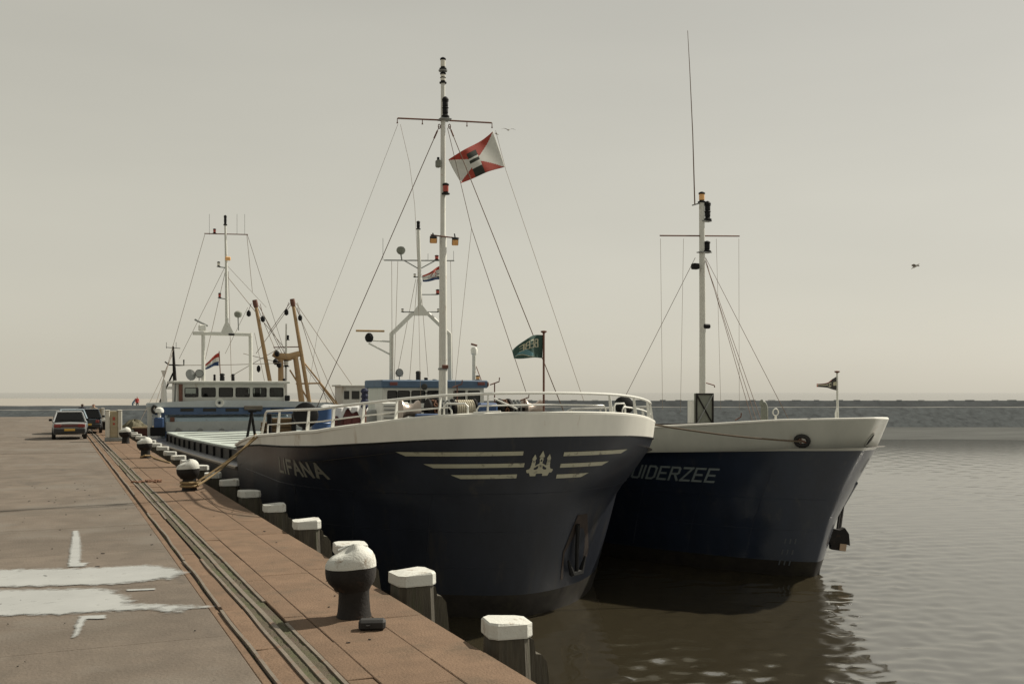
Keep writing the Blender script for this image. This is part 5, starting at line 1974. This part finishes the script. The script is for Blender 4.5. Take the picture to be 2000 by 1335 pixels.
for a, c in (((590, 703), (660, 790)), ((566, 722), (608, 790)), ((578, 749), (624, 748)), ((624, 748), (655, 790))):
    T([t3(*a), t3(*c)], .065, 'tan_strut', M_tan, L3, 8)
for a, c in (((572, 590), (500, 690)), ((578, 592), (690, 755)), ((575, 594), (660, 790)), ((505, 596), (556, 690)), ((503, 600), (545, 700)), ((566, 592), (525, 650)), ((580, 600), (640, 790)), ((440, 535), (556, 680)), ((585, 700), (650, 790)), ((508, 600), (558, 705)), ((545, 680), (450, 735)), ((534, 705), (475, 690))):
    T([t3(*a), t3(*c)], .022, 'rigging_wire', M_wiret, L3, 4)
MB().lathe([(.05, -.35), (.15, -.2), (.15, .05), (.05, .2)], t3(505, 718), n=10).build('hanging_lamp', M_blackp, L3, True)

# ================================================================== cutter astern of ship 1 at the quay
CY = 74.0
L4 = empty('fishing_cutter', (6.6, 78, WATER), 'small brown cutter with dark mast moored astern of the near ship', 'fishing boat')
ch_ = Hull(6.6, [(-3.2, 73.2, 5, 1.6, 1.9), (-2.4, 72.6, 5, 1.7, 2.1), (.2, 71.8, 4.5, 2.0, 2.25)], 86)
cz = lambda y: interp(y, [71.8, 76, 86], [.05, -.12, .0])
weld(hull_shell(ch_, lambda y: -3.1, cz, 6, 86, 20).build('cutter_hull', M_cutter, L4, True))
MB().tube(rim_pts(ch_, cz, .0, .04, 86, zpl=.1), .07, 6).build('cutter_rail', M_cwood, L4, True)
Bx((6.6, 80, -.5), (4.0, 13, .1), 'cutter_deck', M_deck, L4, .01)


def c4(u, v, dy=0.0):
    return spot(u, v, y=78 + dy)


cm = T([c4(345, 800), c4(341, 735), c4(338, 676)], [.17, .13, .07], 'cutter_mast', M_black, L4, 10)
T([c4(322, 706), c4(330, 712), c4(348, 713), c4(359, 713), c4(359, 702)], .05, 'crosstree', M_black, cm, 6)
T([c4(324, 678), c4(352, 680)], .025, 'crosstree', M_black, cm, 5)
T([c4(338, 728), c4(312, 785)], .06, 'mast_strut', M_black, cm, 6)
for u in (325, 344):
    T([c4(u, 680), c4(u, 668)], .015, 'whip_aerial', M_black, cm, 4)
p = c4(320, 738)
b = MB()
b.lathe([(.20, .55), (.02, .02), (.2, -.5)], p, n=4)
b.build('radar_reflector', M_white, cm)
b = MB()
b.lathe([(.24, -.65), (.2, .1), (.14, .6)], c4(320, 768), n=8)
b.build('mast_vent', M_white, L4, True)
Bx(c4(330, 757), (.7, .1, .2), 'mast_bracket', M_white, cm, .02)
# heap of nets in its bow
b = MB()
q = spot(263, 836, y=74.3)


def heap(u, v):
    a = u * 2 * math.pi
    rr_ = (1 - v) * (1 + .2 * math.sin(a * 3) + .1 * math.sin(a * 7 + 2))
    return Vector((q.x + 1.0 * rr_ * math.cos(a), q.y + .8 * rr_ * math.sin(a), -.25 + .78 * (1 - (1 - v) ** 2) + .06 * math.sin(a * 5 + v * 9)))


o = MB().grid(heap, 32, 10).build('net_heap', M_net, smooth=True)
tag(o, 'dark heap of fishing net in the bow of the brown cutter', 'net')
for a, c in (((339, 680), (300, 800)), ((338, 690), (270, 830)), ((346, 713), (560, 708))):
    T(sag(c4(*a), c4(c[0], c[1], -3), 6, .05), .02, 'cutter_stay', M_wiret, cm, 4)

# ================================================================== mooring ropes
rp2 = Vector((3.02, 26.1, 0))
e1 = spot(517, 850, y=27.0)
for k, (dz, lb) in enumerate(((.22, 'upper of two yellow mooring ropes from the second bollard to the near ship'), (.14, 'lower of two yellow mooring ropes from the second bollard to the near ship'))):
    r_ = empty('mooring_rope', rp2, lb, 'rope', 'mooring ropes at the second bollard')
    a0 = Vector((3.19, 26.0 - .1 * k, dz))
    T(sag(a0, Vector((LC - 4.38, 27.0 + .45 * k, lif_top(27) + .03)), 14, .05 + .05 * k), .027, 'rope_span', M_rope, r_, 8)
    MB().tube([rp2 + Vector((.20 * math.cos(t), .20 * math.sin(t), dz - .02)) for t in [i * .35 for i in range(18)]], .034, 8, closed=True).build('rope_eye', M_rope, r_, True)
r3 = empty('mooring_rope', (13.6, 22, 1.5), 'dark rope from the near bow to the fairlead of the outer ship', 'rope')
T(sag(spot(1172, 812, y=20.7) + Vector((0, 0, .02)), spot(1262, 826, y=21.6), 4, .0) + sag(spot(1262, 826, y=21.6), fc + fn_ * .06, 14, .06)[1:], .022, 'rope_span', M_roped, r3, 6)
r4 = empty('loose_rope', (3.05, 39.4, 0), 'loose rope end around the third bollard trailing over the quay edge', 'rope')
T([Vector((2.85, 39.45, .05)), Vector((3.0, 39.3, .12)), Vector((3.2, 39.45, .1)), Vector((3.3, 39.2, .03)), Vector((3.45, 37.6, .02)), Vector((3.58, 36.4, .02)), Vector((3.68, 36.1, -.1)), Vector((3.72, 36.0, -1.2))], .03, 'rope_span', M_rope, r4, 6)
r5 = empty('ground_line', (2.5, 33, 0), 'thin dark line lying across the quay before the third bollard', 'rope')
T([Vector((2.1, 34.2, .02)), Vector((2.3, 34.5, .02)), Vector((2.8, 34.3, .02)), Vector((3.6, 34.25, .02))], .016, 'rope_span', M_roped, r5, 5)


# ================================================================== flags
def flag(name, fn, nu, nv, colour, mats, label, cat='flag'):
    o = MB().grid(fn, nu, nv, mif=colour).build(name, mats, None, True, angle=180)
    s = o.modifiers.new('cloth', 'SOLIDIFY')
    s.thickness = .004
    return tag(o, label, cat)


def cloth(name, col):
    m = mat(name, col, .8, var=.06, scale=6, bump=.2, bscale=90)
    b_ = m.node_tree.nodes['Principled BSDF']
    try:
        b_.inputs['Subsurface Weight'].default_value = 0
        # thin cloth lets some light through
        nt = m.node_tree
        tr = nt.nodes.new('ShaderNodeBsdfTranslucent')
        tr.inputs[0].default_value = (*col, 1)
        mx_ = nt.nodes.new('ShaderNodeMixShader')
        mx_.inputs[0].default_value = .4
        out_ = nt.nodes['Material Output']
        nt.links.new(b_.outputs[0], mx_.inputs[1])
        nt.links.new(tr.outputs[0], mx_.inputs[2])
        nt.links.new(mx_.outputs[0], out_.inputs[0])
    except Exception:
        pass
    return m


K_red, K_white, K_dark = cloth('flag_red', (.42, .075, .05)), cloth('flag_white', (.66, .66, .62)), cloth('flag_dark', (.045, .05, .04))
K_blue, K_green, K_teal = cloth('flag_blue', (.05, .09, .2)), cloth('flag_green', (.06, .12, .10)), cloth('flag_teal', (.17, .34, .37))
K_cream = cloth('flag_cream', (.62, .60, .46))


def quad_map(A, B_, D, E_):
    """A hoist top, B hoist bottom, D fly top, E fly bottom"""
    return lambda u, v: (A * (1 - u) + D * u) * (1 - v) + (B_ * (1 - u) + E_ * u) * v


# house flag: red and white quarters parted crosswise, dark figure in the middle
hA, hB = spot(963, 256, y=MY - .02), spot(985, 326, y=MY - .02)
hD, hE = spot(877, 312, y=MY - .35), spot(901, 358, y=MY - .35)
hm = quad_map(hA, hB, hD, hE)


def house(u, v):
    p = hm(u, v)
    return p + Vector((.02 * math.sin(u * 8 + v * 2), .10 * math.sin(u * 7.5 + v * 2.2) * u, -.03 * math.sin(u * 5) * (1 - v) + .04 * math.sin(u * 3.1) * (v - .3)))


def house_col(u, v):
    if .44 < u < .67:
        if v > .70 or .42 < v < .53 or .16 < v < .35:
            return 2
        if .35 <= v <= .70:
            return 1
    return 0 if abs(v - .5) > abs(u - .52) * .98 + .0 else 1


flag('house_flag', house, 72, 48, house_col, [K_red, K_white, K_dark], 'red and white quartered house flag with dark figure on the near foremast')

# green company flag on the jackstaff, lettering seen from behind
gA, gB = spot(1061, 654, y=19.45), spot(1061, 699, y=19.45)
gD, gE = spot(1001, 684, y=19.3), spot(1003, 699, y=19.3)
gm_ = quad_map(gA, gB, gD, gE)


def green(u, v):
    p = gm_(u, v)
    bow_ = .10 * math.sin(math.pi * u) * (1 - v)
    return p + Vector((0, .05 * math.sin(u * 9 + v), bow_ + .012 * math.sin(u * 6)))


STRK = []
xo = .15
for ch in 'BEBE':
    for path in GLYPH[ch]:
        for i in range(len(path) - 1):
            STRK.append(((xo + path[i][0] * .19, path[i][1]), (xo + path[i + 1][0] * .19, path[i + 1][1])))
    xo += .165


def seg_d(p, a, c):
    ax, ay, bx_, by = a[0], a[1], c[0], c[1]
    l2 = (bx_ - ax) ** 2 + (by - ay) ** 2 or 1e-9
    t = max(0, min(1, ((p[0] - ax) * (bx_ - ax) + (p[1] - ay) * (by - ay)) / l2))
    return math.hypot(p[0] - ax - t * (bx_ - ax), p[1] - ay - t * (by - ay))


def green_col(u, v):
    if .17 < v < .55:
        pt = (u, 1 - (v - .19) / .34)
        for a, c in STRK:
            if seg_d((pt[0], pt[1] * .36), (a[0], a[1] * .36), (c[0], c[1] * .36)) < .019:
                return 1
    w = (u - .36) / .58
    if 0 < w < 1:
        c = .72 - .13 * math.sin(w * 5.2 - 1.6) * (1 - .3 * w)
        d = v - c
        if abs(d) < .13 * math.sin(math.pi * min(1, w + .12)) + .015:
            return 2
        if 0 < d < .13 * math.sin(math.pi * min(1, w + .12)) + .05:
            return 1
    return 0


flag('bow_flag', green, 110, 70, green_col, [K_green, K_cream, K_teal], 'green flag with cream lettering and pale wave on the near jackstaff')

# national tricolour behind the near wheelhouse
dA, dB = hp(428, 688, 5), hp(427, 714, 5)
dD, dE = hp(398, 712, 5), hp(401, 720, 5)
dmap = quad_map(dA, dB, dD, dE)
flag('ensign', lambda u, v: dmap(u, v) + Vector((0, .15 * math.sin(u * 8), .05 * math.sin(u * 5))), 30, 18, lambda u, v: 0 if v < .33 else (1 if v < .66 else 2), [K_red, K_white, K_blue], 'red white and blue tricolour flag above the near wheelhouse')
# ensign on ship 2
zA, zB = q2(866, 517, 1.5), q2(866, 546, 1.5)
zD, zE = q2(826, 537, 1.5), q2(827, 549, 1.5)
zmap = quad_map(zA, zB, zD, zE)


def z_col(u, v):
    d = math.hypot((u - .5) * 1.5, v - .5)
    if .18 < d < .26 and u < .75:
        return 0
    return 0 if v < .22 else (1 if v < .72 else 2)


flag('ensign', lambda u, v: zmap(u, v) + Vector((0, .12 * math.sin(u * 8), .04 * math.sin(u * 6))), 40, 26, z_col, [K_red, K_white, K_blue], 'red and white flag with ring emblem behind the tall near foremast')
# pennant on ship 2's jackstaff
pA, pB = spot(1634, 735, y=20.3), spot(1634, 762, y=20.3)
pD, pE = spot(1596, 749, y=20.15), spot(1596, 755, y=20.15)
pmap = quad_map(pA, pB, pD, pE)


def pen_col(u, v):
    d = math.hypot((u - .36) * 1.5, (v - .5) * .78)
    if d < .24:
        if abs(v - .5) < .14 and (.22 < u < .33 or .39 < u < .50):
            return 0
        return 1
    if abs(v - .42) < .12 and u > .5:
        return 1
    if abs(v - .5) < .14 and u < .14:
        return 1
    if u > .94 or (v < .1 and u > .2):
        return 2
    return 0


flag('pennant', lambda u, v: pmap(u, v) + Vector((0, .03 * math.sin(u * 9), -.12 * math.sin(math.pi * u) * (1 - v) * .5 + .02 * math.sin(math.pi * u) * v)), 60, 34, pen_col, [cloth('pennant_dark', (.085, .08, .075)), K_cream, K_red], 'dark pennant with round pale emblem on the outer ship jackstaff', 'pennant')


# ================================================================== gulls
M_gull = mat('gull_feather', (0.52, 0.50, 0.46), .8, var=.1)
M_gulld = mat('gull_wing', (0.16, 0.14, 0.12), .8, var=.1)


def gull(u, v, dist, span, bank, label, head):
    p = cam_pt(u, dist, EYE - (v - 766) * dist / 2000)
    r = empty('gull', p, label, 'gull', 'gulls in the sky')
    r.rotation_euler = (bank, 0, head)
    k = span
    MB().tube([(0, -.28 * k, 0), (0, -.2 * k, .0), (0, -.08 * k, 0), (0, .08 * k, 0), (0, .2 * k, .01), (0, .3 * k, .01)], [.012 * k, .035 * k, .06 * k, .055 * k, .03 * k, .008 * k], 8).build('body', M_gull, r, True, local=True)
    for s in (-1, 1):
        b = MB()
        st_ = [(0.03, .10, -.06, .0), (.2, .12, -.04, .09), (.34, .09, -.03, .10), (.5, -.02, -.05, .03)]
        for x_, y0_, y1_, z_ in st_:
            b.v += [Vector((s * x_ * k, y0_ * k, z_ * k)), Vector((s * x_ * k, y1_ * k - .04 * k, z_ * k - .004)), Vector((s * x_ * k, (y0_ + y1_) / 2 * k, z_ * k + .012 * k))]
        for i in range(3):
            a = i * 3
            b.f += [(a, a + 2, a + 5, a + 3), (a + 2, a + 1, a + 4, a + 5), (a + 1, a, a + 3, a + 4)]
            b.m += [0, 0, 1 if i == 2 else 0]
        b.build('wing', [M_gulld, M_gulld], r, True, local=True)


gull(993, 254, 60, .82, .1, 'flying gull just right of the red and white house flag', -.2)
gull(970, 262, 62, .5, .3, 'smaller gull half hidden at the edge of the house flag', .9)
gull(1788, 520, 50, .8, -.5, 'lone gull low in the sky on the far right', .4)


# ================================================================== cars on the quay
def car(p, rz, paint, label, wag=False, band=True):
    r = empty('parked_car', p, label, 'car', 'cars parked on the quay', rz)
    # local: x right, y forward, rear at y=0
    stn = [(0.0, .66, .42, .80), (.06, .76, .30, .86), (.5, .80, .24, .90), (1.0, .82, .22, .91), (2.0, .825, .22, .90), (2.9, .82, .22, .87), (3.4, .80, .24, .80), (3.8, .74, .28, .70), (3.92, .62, .36, .60)]
    b = MB()
    for y, w, z0, z1 in stn:
        b.v += [Vector(q) for q in ((-w * .92, y, z0), (-w, y, z0 + .16), (-w, y, (z0 + z1) / 2 + .06), (-w * .95, y, z1), (0, y, z1 + .025), (w * .95, y, z1), (w, y, (z0 + z1) / 2 + .06), (w, y, z0 + .16), (w * .92, y, z0))]
    n = 9
    for i in range(len(stn) - 1):
        for k in range(n):
            b.f.append((i * n + k, (i + 1) * n + k, (i + 1) * n + (k + 1) % n, i * n + (k + 1) % n))
            b.m.append(0)
    b.f += [tuple(reversed(range(n))), tuple(range((len(stn) - 1) * n, len(stn) * n))]
    b.m += [0, 0]
    weld(b.build('car_body', paint, r, True, local=True, angle=45))
    # cabin: pillars and roof with glass
    e0 = .12 if not wag else .05
    rear_t = .62 if not wag else .3
    base = [(-.76, e0), (.76, e0), (.77, 2.95), (-.77, 2.95)]
    top = [(-.60, rear_t), (.60, rear_t), (.62, 2.05), (-.62, 2.05)]
    zb_, zt_ = .90, 1.36
    b = MB()
    b.add([(x_, y_, zb_) for x_, y_ in base] + [(x_ * .985, y_, zt_) for x_, y_ in top], [(0, 1, 5, 4), (1, 2, 6, 5), (2, 3, 7, 6), (3, 0, 4, 7)])
    b.build('window_glass', glass_mat('car_glass', (.10, .12, .13)), r, local=True)
    rr_ = MB().box((0, (rear_t + 2.05) / 2, zt_ + .03), (1.24, 2.05 - rear_t + .06, .07), .03).build('car_roof', paint, r, local=True)
    for i in range(4):
        MB().tube([(base[i][0], base[i][1], zb_ - .02), (top[i][0], top[i][1], zt_ + .02)], [.05, .04], 6).build('pillar', paint, r, True, local=True)
    for s in (-1, 1):
        MB().tube([(s * .77, 1.55, zb_), (s * .61, 1.5, zt_)], .035, 6).build('pillar', paint, r, True, local=True)
        for y in (.72, 3.1):
            w = MB().lathe([(.17, -.09), (.29, -.09), (.305, -.05), (.305, .05), (.29, .09), (.17, .09)], (s * .74, y, .305), Matrix.Rotation(R(90), 3, 'Y'), 20).build('wheel', M_rubber, r, True, local=True)
            MB().lathe([(.17, -.095), (.17, .095)], (s * .74, y, .305), Matrix.Rotation(R(90), 3, 'Y'), 16).build('rim', M_grey, w, True, local=True)
        MB().box((s * .56, -.012, .70), (.34 if band else .2, .06, .16), .02).build('tail_light', mat('tail_red', (.2, .025, .02), .3), r, local=True)
        MB().box((s * .90, 2.35, .95), (.16, .1, .12), .03).build('door_mirror', M_blackp, r, local=True)
    if band:
        MB().box((0, -.008, .70), (.8, .05, .13), .01).build('reflector_band', mat('tail_dark', (.09, .02, .018), .35), r, local=True)
    MB().box((0, -.02, .45), (1.5, .16, .26), .05).build('bumper', mat('bumper_black', (.02, .02, .02), .6), r, local=True)
    MB().box((0, -.10, .52 if not band else .50), (.5, .02, .11), .004).build('number_plate', mat('plate_yellow', (.55, .33, .05), .5), r, local=True)
    MB().box((.0, .22, 1.0), (1.0, .02, .02), .004).build('wiper', M_blackp, r, local=True)
    MB().box((0, 1.75, .85), (1.3, .5, .5), .08).build('front_seats', M_dark, r, local=True)
    return r


M_cwhite = mat('car_silver', (.27, .28, .28), .3, .1, var=.04)
M_cdark = mat('car_dark', (.035, .042, .05), .25, .2, var=.05)
M_cblue = mat('car_pale_blue', (.32, .40, .45), .3, .1, var=.05)
q = spot(136, 858, z=0)
car((q.x, q.y, 0), 0, M_cwhite, 'silver white hatchback with red light band, nearest of the parked cars')
q = spot(170, 846, z=0)
car((q.x, q.y, 0), R(-2), M_cdark, 'dark grey car parked between the white hatchback and the kiosks', True, False)
q = spot(136, 858, z=0)
car((q.x + .25, q.y + 7.0, 0), R(1), M_cblue, 'pale blue car mostly hidden beyond the silver white hatchback', False, False)


# ================================================================== people
def person(loc, rz, top, legs, label, pose='stand', h=1.72):
    r = empty('person', loc, label, 'person', None, rz)
    k = h / 1.75
    bend = .0 if pose == 'stand' else .35
    J = [(0, 0, .95), (0, bend * .4, 1.15), (0, bend, 1.38 - bend * .2), (0, bend + .02, 1.50 - bend * .2), (0, bend + .03, 1.58 - bend * .25), (0, bend + .04, 1.70 - bend * .25),
         (.10, 0, .90), (.11, .02, .50), (.12, -.02, .09), (.13, .12, .04), (-.10, 0, .90), (-.11, .05, .50), (-.12, .0, .09), (-.13, .14, .04),
         (.19, bend, 1.40 - bend * .2), (.25, bend - .02, 1.13 - bend * .3), (.24, bend + .12, .90), (.24, bend + .16, .82),
         (-.19, bend, 1.40 - bend * .2), (-.25, bend - .02, 1.13 - bend * .3), (-.23, bend + .1, .90), (-.23, bend + .14, .82)]
    rad = [.15, .14, .16, .06, .085, .075, .095, .065, .045, .035, .095, .065, .045, .035, .07, .052, .038, .03, .07, .052, .038, .03]
    E_ = [(0, 1), (1, 2), (2, 3), (3, 4), (4, 5), (0, 6), (6, 7), (7, 8), (8, 9), (0, 10), (10, 11), (11, 12), (12, 13), (2, 14), (14, 15), (15, 16), (16, 17), (2, 18), (18, 19), (19, 20), (20, 21)]
    me = bpy.data.meshes.new('body')
    me.from_pydata([tuple(c * k for c in j) for j in J], E_, [])
    o = bpy.data.objects.new('body', me)
    C.objects.link(o)
    md = o.modifiers.new('skin', 'SKIN')
    for i, sv in enumerate(me.skin_vertices[0].data):
        sv.radius = (rad[i] * k, rad[i] * k * (.72 if i < 3 else 1))
        sv.use_root = (i == 0)
    o.modifiers.new('sub', 'SUBSURF').levels = 2
    bpy.context.view_layer.update()
    me2 = bpy.data.meshes.new_from_object(o.evaluated_get(bpy.context.evaluated_depsgraph_get()))
    o.modifiers.clear()
    o.data = me2
    me2.materials.clear()
    skin = mat('skin', (.45, .27, .19), .6, var=.05)
    hair = mat('hair', (.05, .035, .025), .8, var=.2)
    shoe = mat('shoe', (.02, .018, .015), .6)
    for m in (top, legs, skin, hair, shoe):
        me2.materials.append(m)
    zs_ = [v.co.z for v in me2.vertices]
    for pl in me2.polygons:
        c = pl.center / k
        top_h = 1.50 - bend * .2
        if c.z > top_h:
            pl.material_index = 3 if (c.z > 1.66 - bend * .25 or c.y < bend + .0) else 2
        elif abs(c.x) > .18 and c.z < .90:
            pl.material_index = 2
        elif c.z < .10:
            pl.material_index = 4
        elif c.z < .90:
            pl.material_index = 1
        else:
            pl.material_index = 0
        pl.use_smooth = True
    o.parent = r
    # face
    MB().lathe([(.004, .03), (.014, .012), (.016, 0)], (0, (bend + .04 + .10) * k, (1.615 - bend * .25) * k), Matrix.Rotation(R(-70), 3, 'X'), 8).build('nose', skin, r, True, local=True)
    for s in (-1, 1):
        MB().lathe([(.002, -.008), (.01, 0), (.002, .008)], (s * .033 * k, (bend + .115) * k, (1.645 - bend * .25) * k), None, 8).build('eye', shoe, r, True, local=True)
        MB().lathe([(.004, -.03), (.016, -.01), (.018, .012), (.006, .03)], (s * .088 * k, (bend + .03) * k, (1.63 - bend * .25) * k), None, 8).build('ear', skin, r, True, local=True)
    return r


C_navy = mat('cloth_navy', (.02, .022, .035), .9)
C_beige = mat('cloth_beige', (.36, .29, .21), .9)
C_grey = mat('cloth_grey', (.09, .09, .09), .9)
C_red = mat('cloth_red', (.42, .05, .04), .9)
C_lblue = mat('cloth_blue', (.16, .25, .34), .9)
p = cam_pt(161, 66, 0)
person(p, R(10), C_navy, C_grey, 'person in dark jacket standing beyond the dark car')
p = cam_pt(183, 65, 0)
person(p, R(160), C_beige, C_grey, 'person in beige coat standing beside the farther kiosk')
zc_ = dam_z(-50, 'crest')
p = dpt((268 - 1000) / 2000 * 140.4, 140.4, zc_ - .55)
person(p, R(200), C_red, C_navy, 'distant person in red jacket on the breakwater')
p = dpt((259 - 1000) / 2000 * 140.2, 140.2, zc_ - .65)
person(p, R(-70), C_lblue, C_lblue, 'distant person in pale blue bending forward on the breakwater', 'bend')
